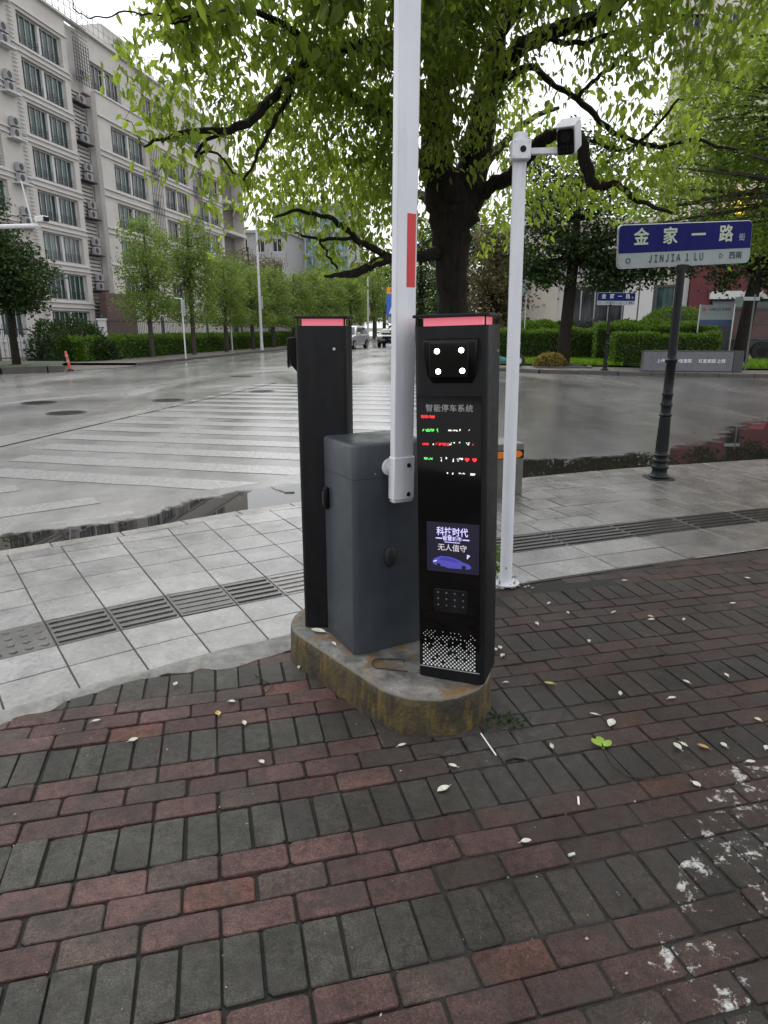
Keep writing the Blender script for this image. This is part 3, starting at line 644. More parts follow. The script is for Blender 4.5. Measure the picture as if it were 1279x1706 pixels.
# ------------------------------------------------------------------ barrier gate
def barrier():
    c0 = Vector((-.124, 2.675, .1705)); ux = Vector((.876, .482, 0)); uy = Vector((-.476, .880, 0)); ang = math.atan2(ux.y, ux.x)
    W, D_, H = .345, .305, .925
    t = thing('barrier_gate', 'slate grey barrier cabinet with its white arm raised, between the two kiosks', 'barrier', tuple(c0), ang)
    b = MB(); b.prism(rounded_rect(W, D_, .024, 5, W / 2, D_ / 2), 0, .78); b.build('cabinet', M['slate'], t, smooth=True)
    l = MB(); l.prism(rounded_rect(W + .001, D_ + .001, .0245, 5, W / 2, D_ / 2), .7812, H - .012); l.prism(rounded_rect(W - .02, D_ - .02, .02, 5, W / 2, D_ / 2), H - .0118, H); l = MB()
    prf = [(.7812, 0), (H - .014, 0), (H - .006, .003), (H - .001, .009), (H, .018)]; rs = [[(p[0], p[1], z) for p in rounded_rect(W + .001 - 2 * d_, D_ + .001 - 2 * d_, .0245, 5, W / 2, D_ / 2)] for z, d_ in prf]; n_ = len(rs[0])
    l.add([v for r in rs for v in r], [(i * n_ + k, i * n_ + (k + 1) % n_, (i + 1) * n_ + (k + 1) % n_, (i + 1) * n_ + k) for i in range(len(rs) - 1) for k in range(n_)] + [tuple((len(rs) - 1) * n_ + k for k in range(n_))]); l.build('top_cover', M['slate'], t, smooth=True)
    h = MB(); h.box((-.010, D_ - .05, .655), (.020, .034, .098)); lk = h.build('door_lock', M['matte_black'], t, bevel=.007)
    h2 = MB(); h2.box((-.022, D_ - .05, .655), (.006, .018, .06)); h2.build('lock_flap', M['rubber'], lk, bevel=.002)
    pl = MB(); pl.lathe([(.030, 0), (.030, .004), (.024, .010), (.010, .013), (0.001, .0135)], 24)
    po = pl.build('round_plug', M['rubber'], t, smooth=True); po.rotation_euler = (R(90), 0, 0); po.location = (.168, -.0005, .432); po.scale = (1.0, 1.55, 1.4)
    sc = MB(); sc.disc((.098, -.003, .80), .004, (0, -1, 0), .003, 10); sc.build('screw', M['steel'], t)
    # shaft, flange and arm (the arm stands upright, a little in front of the face)
    loc = lambda p: Vector(((Vector(p) - c0).dot(ux), (Vector(p) - c0).dot(uy), p[2] - c0[2]))
    a0 = loc(at(668.5, 835, 2.705)); a1 = loc(at(679.5, 0, 2.70)); dr = (a1 - a0).normalized(); top = a0 + dr * 4.3
    piv = a0 + dr * .135
    fl = MB(); fl.disc((piv.x - .022, -.002, piv.z), .036, (0, -1, 0), .012, 28); fl.build('flange', M['white'], t, bevel=.002)
    sh = MB(); sh.tube([(piv.x - .012, -.01, piv.z), (piv.x - .012, piv.y + .018, piv.z)], .025, 22); sh.build('shaft', M['white'], t, smooth=True)
    zx = Vector((1, 0, 0)); zx = (zx - dr * zx.dot(dr)).normalized(); zy = dr.cross(zx)
    Ma = Matrix((zx, zy, dr)).transposed().to_4x4(); Ma.translation = a0; 
    # profile: flat front with a crease, rounded sides
    hw = .0475
    prof = [(-hw, -.012), (-hw + .004, -.020), (-.012, -.0245), (-.008, -.0245), (.030, -.0225), (hw - .008, -.0205), (hw, -.010), (hw, .012), (hw - .008, .021), (-hw + .008, .021), (-hw, .012)]
    am = MB(); am.prism(prof, .03, 4.3, M=Ma); arm = am.build('arm', M['white'], t, bevel=.002)
    cl = MB(); cl.prism([(x * 1.10, y * 1.22) for x, y in prof], .014, .187, M=Ma); cm = cl.build('arm_clamp', M['white'], t, bevel=.0025)
    ec = MB(); ec.prism([(x * 1.02, y * 1.0) for x, y in prof], 0, .0135, M=Ma); ec.build('end_cap', M['white_dirty'], t, bevel=.004)
    for z in (.034, .154):
        bb = MB(); c = Ma @ Vector((.016, -.030, z)); bb.tube([c, c + Ma.to_3x3() @ Vector((0, -.004, 0))], [.0095, .0075], 12); bb.tube([c, c + Ma.to_3x3() @ Vector((0, -.006, 0))], .005, 6); bb.build('bolt', M['iron'], cm)
    rf = MB()
    p0, p1 = loc(at(680, 478, 2.68)), loc(at(681, 355, 2.68)); z0 = (p0 - a0).dot(dr); z1 = (p1 - a0).dot(dr)
    rf.prism([(-.004, -.0258), (.034, -.0238), (.034, -.0226), (-.004, -.0246)], z0, z1, M=Ma); rf.build('red_reflector', M['red_film'], arm)
    return t
barrier()
wb = MB(); wb.tube([(.02 + .07 * math.cos(a), 2.60 + .05 * math.sin(a), .176 + .004 * math.sin(3 * a)) for a in np.linspace(.3, 4.4, 22)] + [(.10, 2.53, .176)], .0028, 5); tag(wb.build('loose_cable', M['rubber']), 'thin black cable curled on the concrete island beside the kiosk', 'cable')

# ------------------------------------------------------------------ white camera pole
def camera_pole():
    base = Vector((.762, 3.983, .0)); t = thing('camera_pole', 'white pole with a surveillance camera on a short arm, right of the kiosk', 'camera pole', tuple(base))
    L = lambda px, py, Y: at(px, py, Y) - base
    top = L(867, 222, 3.97)
    p = MB(); p.tube([(0, 0, 0), top], .037, 24); p.build('pole', M['white'], t, smooth=True)
    bp = MB(); bp.prism([(.085 * math.cos(a), .085 * math.sin(a)) for a in np.linspace(0, 2 * math.pi, 20)[:-1]], .004, .014); bp.build('base_plate', M['white_dirty'], t, bevel=.002)
    for k in range(4):
        a = R(45 + 90 * k); q = MB(); q.tube([(.064 * math.cos(a), .064 * math.sin(a), .012), (.064 * math.cos(a), .064 * math.sin(a), .034)], .007, 8); q.build('anchor_bolt', M['steel'], t)
    c = L(867, 252, 3.94); br = MB(); br.box((c.x - .003, c.y - .012, c.z), (.098, .078, .092)); bk = br.build('bracket', M['white'], t, bevel=.004)
    hb = MB(); hb.disc((c.x + .004, c.y - .051, c.z), .016, (0, -1, 0), .003, 16); hb.build('cable_hole', M['matte_black'], bk)
    for (i, j) in ((-1, -1), (1, -1), (-1, 1), (1, 1)):
        s_ = MB(); s_.disc((c.x - .003 + .038 * i, c.y - .051, c.z + .035 * j), .004, (0, -1, 0), .004, 8); s_.build('screw', M['steel'], bk)
    e = L(960, 256, 3.94); ar = MB(); ar.tube([(c.x + .04, c.y, c.z - .002), (e.x, e.y, c.z + .002)], .022, 4); ar.build('side_arm', M['white'], t, bevel=.004)
    # camera: white hood, black front, aimed down the lane towards us
    cc = L(943, 236, 3.86); hx = MB(); Mx = Matrix.Translation(cc) @ Matrix.Rotation(R(-27), 4, 'Z') @ Matrix.Rotation(R(25), 4, 'X') @ Matrix.Scale(.88, 4)
    hx.prism(rounded_rect(.108, .150, .016, 4, 0, .004), -.16, 0, M=Mx @ Matrix.Rotation(R(90), 4, 'X')); hd = hx.build('camera_housing', M['white'], t, bevel=.003)
    vb = MB(); vb.add([Mx @ Vector(v) for v in ((-.058, -.03, .082), (.058, -.03, .082), (.058, .15, .088), (-.058, .15, .088), (-.058, -.03, .087), (.058, -.03, .087), (.058, .15, .094), (-.058, .15, .094))], [(0, 3, 2, 1), (4, 5, 6, 7), (0, 1, 5, 4), (1, 2, 6, 5), (2, 3, 7, 6), (3, 0, 4, 7)]); vb.build('sun_shield', M['white'], hd)
    fb = MB(); fb.prism(rounded_rect(.098, .136, .014, 4, -.002, .0), 0.001, .010, M=Mx @ Matrix.Rotation(R(90), 4, 'X')); fg = fb.build('front_glass', M['gloss'], hd, bevel=.002)
    lb = MB(); lb.disc(Mx @ Vector((-.002, -.0105, .026)), .024, Mx.to_3x3() @ Vector((0, -1, 0)), .003, 18); lb.build('lens', M['black'], fg)
    db = MB()
    for i in range(4):
        for j in range(2): db.disc(Mx @ Vector((-.036 + .023 * i, -.0105, -.028 - .020 * j)), .008, Mx.to_3x3() @ Vector((0, -1, 0)), .002, 10)
    db.build('infrared_lamps', M['iron'], fg)
    st = MB(); st.box((e.x - .035, e.y, e.z + .028), (.05, .05, .03)); st.build('camera_mount', M['white'], t)
    an = MB(); an.tube([top + Vector((0, 0, -.01)), top + Vector((.004, 0, .10)), L(872, 110, 3.97), L(876, 60, 3.97)], .0028, 5); an.build('cable', M['rubber'], t)
camera_pole()
rbm = MB(); rr = random.Random(31)
for k in range(46):
    a = rr.random() * 6.28; d = .07 + .13 * rr.random() ** 1.6; s = .006 + .012 * rr.random(); c = (.762 + d * math.cos(a) * 1.2, 3.97 + d * math.sin(a) * .7, s * .5)
    rbm.add([(c[0] + s * rr.uniform(.6, 1.2) * x, c[1] + s * rr.uniform(.6, 1.2) * y, c[2] + s * .6 * z) for x, y, z in ((1, 0, 0), (0, 1, 0), (-1, 0, 0), (0, -1, 0), (0, 0, 1), (0, 0, -1))], [(0, 1, 4), (1, 2, 4), (2, 3, 4), (3, 0, 4), (1, 0, 5), (2, 1, 5), (3, 2, 5), (0, 3, 5)])
ro = rbm.build('mortar_crumbs', M['cement']); ro['kind'] = 'stuff'; ro['label'] = 'grey mortar crumbs round the foot of the white camera pole'; ro['category'] = 'rubble'

# ------------------------------------------------------------------ street name signs
def street_sign(label, base, board_c, xdir, BW, BH, post_top, group='street name signs'):
    base = Vector(base); t = thing('street_sign', label, 'street sign', tuple(base), 0, group); bc = Vector(board_c) - base
    pt = MB(); pt.prism(rounded_rect(.27, .27, .05), 0, .018); pt.build('base_plate', M['iron'], t, bevel=.004)
    pr = [(.095, .018), (.10, .03), (.09, .045), (.075, .06), (.072, .10), (.082, .115), (.086, .13), (.080, .142), (.066, .155), (.066, .175), (.080, .185), (.083, .197), (.078, .21), (.062, .222), (.062, .238), (.074, .247), (.076, .26), (.062, .272), (.058, .30), (.052, .48), (.045, .645), (.044, .655), (.056, .664), (.058, .676), (.046, .69), (.044, .70), (.044, .755), (.046, .765), (.054, .772), (.054, .784), (.044, .80), (.043, .87), (.050, .878), (.051, .890), (.043, .90), (.042, 1.0), (.043, 1.2), (.052, 1.212), (.053, 1.232), (.040, 1.245), (.038, 1.28), (.034, post_top)]
    pr = [(r * (1.16 if z > .6 else 1.06), z) for r, z in pr]; p2 = MB(); p2.lathe(pr, 24); p2.build('post', M['iron'], t, smooth=True)
    fl = MB()
    for k in range(12):
        a = 2 * math.pi * k / 12; fl.tube([(.061 * math.cos(a), .061 * math.sin(a), .30), (.051 * math.cos(a), .051 * math.sin(a), .645)], .0045, 5)
    fl.build('fluting', M['iron'], t, smooth=True)
    X = Vector(xdir).normalized(); Z = Vector((0, 0, 1)); X = X; Zt = (Z - X * Z.dot(X)).normalized(); Y = Zt.cross(X)   # Y points away behind the board
    Mb = Matrix((X, Zt, -Y)).transposed().to_4x4(); Mb.translation = bc
    cp = MB(); cp.prism(rounded_rect(.12, .07, .01, 2), bc.z - BH / 2 - .05, bc.z - BH / 2 + .005, M=Matrix.Translation((0, 0, 0))); cp.build('clamp', M['iron'], t)
    core = MB(); core.prism(rounded_rect(BW, BH, .045, 6), -.03, .0, M=Mb); brd = core.build('board', M['signwhite'], t, bevel=.003)
    fr = MB(); fr.prism(rounded_rect(BW + .008, BH + .008, .048, 6), -.022, -.008, M=Mb); fr.build('frame', M['steel'], brd)
    sp = BH * .345
    bl = MB(); bl.prism([(BW / 2 - .004, -BH / 2 + sp), ] + [p for p in rounded_rect(BW - .008, BH - .008, .042, 6) if p[1] > 0] + [(-BW / 2 + .004, -BH / 2 + sp)], .0005, .0015, M=Mb); bl.build('blue_field', M['blue'], brd)
    f = lambda x, y: Mb @ Matrix.Translation((x * BW, y * BH, .0022))
    for ch, x in zip('金家一路', (-.335, -.122, .090, .30)): text_obj('character', ch, .158 * BH / .38, M['lettering'], f(x, .185), brd, .0010, .0004, fat=.0032 * BH / .38)
    text_obj('small_character', '街', .07 * BH / .38, M['grey_text'], f(.425, .10), brd, .0005, .0005)
    text_obj('latin_lettering', 'ＪＩＮＪＩＡ  １  ＬＵ', .088 * BH / .38, M['ink'], f(-.07, -.325), brd, .0006, .0004, .68, 1.0, fat=.0016)
    text_obj('direction_lettering', '西南', .072 * BH / .38, M['ink'], f(.385, -.325), brd, .0004, .0004, fat=.0009)
    ar = MB(); ar.add([Mb @ Vector((x * BW, y * BH, .003)) for x, y in ((.262, -.25), (.262, -.385), (.292, -.318))], [(0, 1, 2)]); ar.build('arrow', M['ink'], brd)
    a2 = MB(); a2.add([Mb @ Vector((x * BW, y * BH, .0034)) for x, y in ((.2665, -.285), (.2665, -.35), (.281, -.318))], [(0, 1, 2)]); a2.build('arrow_inside', M['lettering'], brd)
    rg = MB(); rg.tube([Mb @ Vector((-.425 * BW + .021 * math.cos(a), -.33 * BH + .021 * math.sin(a), .002)) for a in np.linspace(0, 2 * math.pi, 17)], .0042, 4, False); rg.build('ring_mark', M['ink'], brd)
    return t
street_sign('near street name sign reading JINJIA 1 LU on a dark fluted post at the kerb', (2.915, 7.04, 0), (2.925, 7.02, 2.325), (1.40, .30, .085), 1.44, .385, 2.14)
street_sign('far small street name sign across the road, in front of the grey stone wall', (7.75, 24.3, .1), (7.95, 24.3, 2.48), (1.30, .24, .0), 1.40, .40, 2.29)

# ------------------------------------------------------------------ concrete bollard
def bollard():
    t = thing('stone_bollard', 'square grey stone bollard with orange patches, behind the white camera pole', 'bollard', (1.11, 6.42, 0), R(18))
    b = MB(); b.prism(rounded_rect(.34, .34, .02, 3), 0, .50); b.build('block', pm('bollard_stone', (.10, .098, .092), .5, var=.25, vs=8, bs=.4, bscale=120), t, bevel=.01)
    c = MB(); c.prism(rounded_rect(.344, .344, .021, 3), .36, .44); bd = c.build('black_band', M['matte_black'], t)
    og = pm('orange_reflector', (.62, .17, .01), .35, var=.15)
    for (x, y, nx, ny) in ((-.09, -.173, 0, -1), (.09, -.173, 0, -1), (.173, -.09, 1, 0), (.173, .09, 1, 0)):
        d = MB(); q = [(.055 * math.cos(a), .034 * math.sin(a)) for a in np.linspace(0, 2 * math.pi, 17)[:-1]]
        d.prism(q, 0, .003, M=frameM((x, y, .40), (-ny, nx, 0), (0, 0, 1))); d.build('orange_patch', og, bd)
bollard()

# ------------------------------------------------------------------ apartment block along the far left street
def mat_glass(name, c0, c1, sx=2.6):
    m, t, b, o = nodes(name); co = objco(t); sp = t.nodes.new('ShaderNodeSeparateXYZ'); t.links.new(co, sp.inputs[0])
    mp = t.nodes.new('ShaderNodeMapping'); t.links.new(co, mp.inputs['Vector']); mp.inputs['Scale'].default_value = (sx, .2, .35)
    t.links.new(ramp(t, noise(t, 1.6, 4, .6, mp.outputs[0]), [(.38, c0), (.5, tuple((a + b_) / 2 for a, b_ in zip(c0, c1))), (.68, c1)]), b.inputs['Base Color'])
    b.inputs['Roughness'].default_value = .12; b.inputs['Specular IOR Level'].default_value = .35; return m
M['wall'] = pm('cream_render', (.54, .515, .49), .8, var=.09, vs=.6, bs=.2, bscale=60, dirt=.35, dcol=(.24, .22, .205))
M['wall2'] = pm('cream_stone', (.52, .48, .42), .7, var=.08, vs=.8)
M['trimw'] = pm('pale_trim', (.58, .57, .57), .7, var=.05)
M['darkwall'] = pm('dark_louvre_wall', (.032, .032, .037), .7, var=.2)
M['frame_dark'] = pm('dark_window_frame', (.05, .055, .06), .5)
M['pane'] = mat_glass('curtained_pane', (.008, .024, .026), (.05, .105, .10)); M['pane_light'] = mat_glass('pale_curtained_pane', (.05, .075, .075), (.20, .25, .24)); M['pane_dark'] = mat_glass('dark_pane', (.012, .014, .016), (.05, .055, .06))
M['ac'] = pm('air_conditioner_casing', (.34, .34, .35), .6, var=.1); M['ac_fan'] = pm('fan_grille', (.04, .04, .045), .6)
M['brown'] = pm('brown_cladding', (.10, .06, .055), .7, var=.2)
S_ = 1.26
def Zs(z): return (z - 1.55) * S_ + 1.55
def apartment():
    p0 = Vector((-20.326 * S_, 46 * S_, 0)); az = R(9.2); rz = math.pi / 2 - az
    t = thing('apartment_block', 'long cream apartment block with rows of curtained windows, left side of the street', 'building', tuple(p0), rz)
    zt = Zs(20.03); body = MB()
    UA0, UA1, UB0, UB1, UE = -20.0, 2.7 * S_, 4.45 * S_, 25.6 * S_, 30.4 * S_
    body.box(((UA0 + UE) / 2, 8.4, zt / 2), (UE - UA0, 16, zt))       # mass behind the facade (front at y=.4)
    w_ = MB(); w_.f = body.f; w_.v = body.v; w_.m = body.m
    floors = [18.75 - 2.312 * k for k in range(8)]                   # window tops, facade units
    def cols_face(mb, u0, u1, wins, tops, ztop, zbot, y0, dep=.42):
        """spandrels and piers leaving window openings; y0 = front plane"""
        edges = [ztop]
        for zt_ in tops: edges += [Zs(zt_), Zs(zt_ - 1.66)]
        edges.append(zbot)
        for i in range(0, len(edges) - 1, 2):
            h = edges[i] - edges[i + 1]
            if h > .01: mb.box(((u0 + u1) / 2, y0 + dep / 2, (edges[i] + edges[i + 1]) / 2), (u1 - u0, dep, h))
        for zt_ in tops:
            xs = [u0] + [x for w in wins for x in w] + [u1]
            for i in range(0, len(xs), 2):
                if xs[i + 1] - xs[i] > .02: mb.box(((xs[i] + xs[i + 1]) / 2, y0 + dep / 2, Zs(zt_ - .83)), (xs[i + 1] - xs[i], dep - .006, 1.66 * S_))
    winA = [(-8.6 * S_, -4.6 * S_), (-2.0 * S_, 2.15 * S_)]
    cols_face(w_, UA0, UA1, winA, floors, zt, 0, 0)
    winB = [(6.05 * S_, 10.8 * S_), (13.6 * S_, 18.2 * S_), (20.2 * S_, 25.0 * S_)]
    cols_face(w_, UB0, UB1, winB, [14.9, 12.5, 10.0, 7.6, 5.2], Zs(16.5), 0, -.75)
    # set-back top storey above the projecting block
    cols_face(w_, UA1 + 1.9, UB1, [(5.2 * S_, 9.0 * S_), (12.0 * S_, 16.0 * S_), (19 * S_, 23 * S_)], [18.6], zt, Zs(16.4), .02)
    w_.box(((UB0 + UB1) / 2, .0, Zs(8.2)), (UB1 - UB0 - .4, .6, Zs(16.4)))
    w_.build('wall', M['wall'], t)
    lg = MB()
    for zt_ in floors:
        for dz in (.22, -1.80): lg.box(((UA0 + UA1) / 2, -.06, Zs(zt_ + dz)), (UA1 - UA0, .12, .09))
    for zt_ in [14.9, 12.5, 10.0, 7.6]:
        for dz in (.25, -1.82): lg.box(((UB0 + UB1) / 2, -.82, Zs(zt_ + dz)), (UB1 - UB0 - .02, .13, .09))
    lg.box(((UA0 + UE) / 2, -.02, zt + .08), (UE - UA0, .5, .16)); lg.box(((UB0 + UB1) / 2, -.7, Zs(16.5) + .07), (UB1 - UB0 + .1, .3, .14))
    lg.build('ledges', M['trimw'], t)
    # windows: frame with mullions, curtained pane, rail in front of the lower part
    def window(u0, u1, z1, y0, pane):
        h = 1.66 * S_; wd = u1 - u0; f = MB()
        f.box((0, .30, h - .05), (wd, .08, .10)); f.box((0, .30, .05), (wd, .08, .10))
        for x in (-wd / 2 + .04, wd / 2 - .04): f.box((x, .30, h / 2), (.08, .076, h - .2))
        f.box((0, .24, h / 2), (.26, .2, h - .2))
        for k in (-.375, -.25, -.125, .125, .25, .375): f.box((k * wd, .31, h / 2), (.045, .05, h - .2))
        fo = f.build('window', M['trimw'], t); p = MB(); p.box((0, .36, h / 2), (wd - .02, .02, h - .02)); p.build('pane', pane, fo)
        r = MB()
        for k in range(4): r.tube([(-wd / 2 + .06, .17, .12 + .2 * k), (wd / 2 - .06, .17, .12 + .2 * k)], .018, 4)
        for k in range(int(wd / .45)): r.tube([(-wd / 2 + .1 + .45 * k, .17, .1), (-wd / 2 + .1 + .45 * k, .17, .74)], .014, 4)
        r.build('window_rail', M['frame_dark'], fo); return fo
    proto = {}
    def place(u0, u1, zt_, y0, pane):
        key = (round(u1 - u0, 2), pane.name)
        if key not in proto: proto[key] = window(u0, u1, 0, 0, pane); o = proto[key]
        else: o = copy_tree(proto[key], t)
        o.location = ((u0 + u1) / 2, y0, Zs(zt_ - 1.66))
    for zt_ in floors:
        for (a, b_) in winA: place(a, b_, zt_, 0, random.choice([M['pane'], M['pane'], M['pane_dark'], M['pane_light']]))
    for k, zt_ in enumerate([14.9, 12.5, 10.0, 7.6, 5.2]):
        for j, (a, b_) in enumerate(winB): place(a, b_, zt_, -.75, M['pane'] if j == 0 else M['pane_dark'])
    for (a, b_) in [(5.2 * S_, 9.0 * S_), (12.0 * S_, 16.0 * S_), (19 * S_, 23 * S_)]: place(a, b_, 18.6, .02, M['pane_dark'])
    # recessed service strips with air conditioners
    def ac_unit():
        b = MB(); b.box((0, 0, .31), (.86, .32, .6)); o = b.build('air_conditioner', M['ac'], t, bevel=.02)
        f = MB(); f.disc((-.16, -.162, .31), .23, (0, -1, 0), .012, 18); f.build('fan_grille', M['ac_fan'], o); return o
    pr = []
    def put_ac(u, y, z):
        if not pr: pr.append(ac_unit()); o = pr[0]
        else: o = copy_tree(pr[0], t)
        o.location = (u, y, z)
    for (u0, u1, y, tops, lv) in ((UA1, UB0, .55, [15.6 - 2.312 * k for k in range(6)], True), (-4.3 * S_, -2.3 * S_, -.02, floors[:7], False)):
        l = MB()
        if lv: l.box(((u0 + u1) / 2, .60, Zs(8.3)), (u1 - u0, .36, Zs(16.4)))
        for k in range(64 if lv else 90):
            z = 1.2 + k * (.30 if lv else .26)
            l.box(((u0 + u1) / 2 if lv else u1 - .45, .37 if lv else -.10, z), ((u1 - u0) - .02 if lv else .5, .08, .05))
        l.build('louvre_screen', M['darkwall'] if lv else M['trimw'], t)
        for i, zt_ in enumerate(tops):
            s = MB(); s.box(((u0 + u1) / 2 if lv else u0 + .9, .05 if lv else -.3, Zs(zt_) - .06), ((u1 - u0) - .1 if lv else 1.5, .6, .10)); s.build('service_shelf', M['darkwall'] if lv else M['trimw'], t)
            put_ac((u0 + u1) / 2 + .2 if lv else u0 + .9, .02 if lv else -.28, Zs(zt_))
            if i: put_ac((u0 + u1) / 2 + .22 if lv else u0 + .9, .02 if lv else -.28, Zs(zt_) + .72)
    # trellis bays on the block and balconies at its end
    for u0, tops in ((11.0, [14.6, 12.2, 9.8]), (18.6, [14.6, 12.2, 9.8]), (3.0, [18.7])):
        y = -.80 if u0 > 5 else -.12
        g = MB()
        for k in range(7): g.tube([(u0 * S_ + .35 * k, y - .25, Zs(tops[-1] - 2.0)), (u0 * S_ + .35 * k, y - .25, Zs(tops[0] + .4))], .03, 4)
        for k in range(16): g.tube([(u0 * S_, y - .22, Zs(tops[-1] - 1.9) + k * .5 * (len(tops) if len(tops) > 1 else .55)), (u0 * S_ + 2.1, y - .22, Zs(tops[-1] - 1.9) + k * .5 * (len(tops) if len(tops) > 1 else .55))], .025, 4)
        g.build('service_trellis', M['frame_dark'], t)
        for zt_ in tops: put_ac(u0 * S_ + 1.0, y - .05, Zs(zt_ - 1.6))
    bl = MB()
    for z in (16.5, 13.3, 10.6, 7.9, 5.0): bl.box(((UB1 + UE) / 2, -.55, Zs(z)), (UE - UB1 + .1, 1.7, .35))
    bl.box((UE - .15, -.5, Zs(8.3)), (.3, 1.5, Zs(16.4)))
    bl.build('balcony', M['wall'], t)
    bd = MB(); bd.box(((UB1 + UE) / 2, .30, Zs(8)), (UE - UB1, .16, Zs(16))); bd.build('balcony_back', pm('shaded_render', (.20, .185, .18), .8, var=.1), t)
    bs = MB(); bs.box((UA1 + 2.4, -.9, 2.2), (5.0, .6, 4.4)); bs.build('brown_base', M['brown'], t)
    # roof railing
    rl = MB()
    for k in range(int((UE - UA0) / .8)): rl.tube([(UA0 + .8 * k, .2, zt + .16), (UA0 + .8 * k, .2, zt + 1.7)], .035, 4)
    for z in (.6, 1.2, 1.7): rl.tube([(UA0, .2, zt + z), (UE, .2, zt + z)], .03, 4)
    rl.build('roof_railing', M['ac'], t)
    for x_, w2_ in ((12 * S_, 5), (24 * S_, 4)): pn = MB(); pn.box((x_, 4, zt + 1.6), (w2_, 4, 3.2)); pn.build('roof_room', M['wall'], t)
apartment()

def grid_building(name, label, cat, base, rz, W, D_, H, nx, nz, wall, pane, wx=.55, wz=.55, z0=1.0, frame=None):
    """plain block: solid walls, recessed window bands as parts (frame + pane)"""
    t = thing(name, label, cat, base, rz); b = MB(); b.box((0, D_ / 2 + .3, H / 2), (W, D_, H)); cw, ch = W / nx, (H - z0) / nz
    for k in range(nz + 1):
        zt = H if k == nz else z0 + k * ch + ch * (1 - wz) / 2; zb = 0 if k == 0 else z0 + (k - 1) * ch + ch * (1 + wz) / 2
        b.box((0, .15, (zt + zb) / 2), (W, .3, zt - zb))
    for i in range(nx + 1):
        x0 = -W / 2 if i == 0 else -W / 2 + (i - 1) * cw + cw * (1 + wx) / 2; x1 = W / 2 if i == nx else -W / 2 + i * cw + cw * (1 - wx) / 2
        b.box(((x0 + x1) / 2, .153, H / 2), (x1 - x0, .294, H - .01))
    b.build('wall', wall, t); r = MB(); r.box((0, D_ / 2, H + .2), (W + .6, D_ + .9, .4)); r.build('roof', wall, t); pr = None
    for i in range(nx):
        for k in range(nz):
            if pr is None:
                f = MB(); a, c = cw * wx, ch * wz
                for s in (-1, 1): f.box((s * (a / 2 - .05), .2, 0), (.1, .12, c)); f.box((0, .2, s * (c / 2 - .05)), (a - .2, .12, .1))
                f.box((0, .2, 0), (.08, .11, c - .2)); pr = f.build('window', frame or M['trimw'], t); p = MB(); p.box((0, .24, 0), (a - .02, .03, c - .02)); p.build('pane', pane, pr); o = pr
            else: o = copy_tree(pr, t)
            o.location = (-W / 2 + (i + .5) * cw, 0, z0 + (k + .5) * ch)
    return t
M['bluepane'] = mat_glass('blue_green_glass', (.06, .13, .15), (.28, .40, .43), 1.0)
M['greywall'] = pm('grey_render', (.36, .36, .37), .8, var=.06)
grid_building('office_block', 'grey office block with a flat roof far up the street, beside the cream apartments', 'building', (-20.5, 112, 0), R(-10), 11, 14, 15.5, 4, 4, M['greywall'], M['pane_dark'])
grid_building('glass_office', 'pale office block with a blue glass corner, far up the street above the trees', 'building', (-12.0, 120, 0), R(-8), 12.5, 14, 20.5, 5, 5, M['greywall'], M['bluepane'], .9, .9, 2.0)
grid_building('tower_block', 'tall cream tower block showing through the leaves at upper right', 'building', (47, 78, 0), R(-28), 34, 18, 75, 9, 24, M['wall2'], M['pane_dark'], .42, .55)

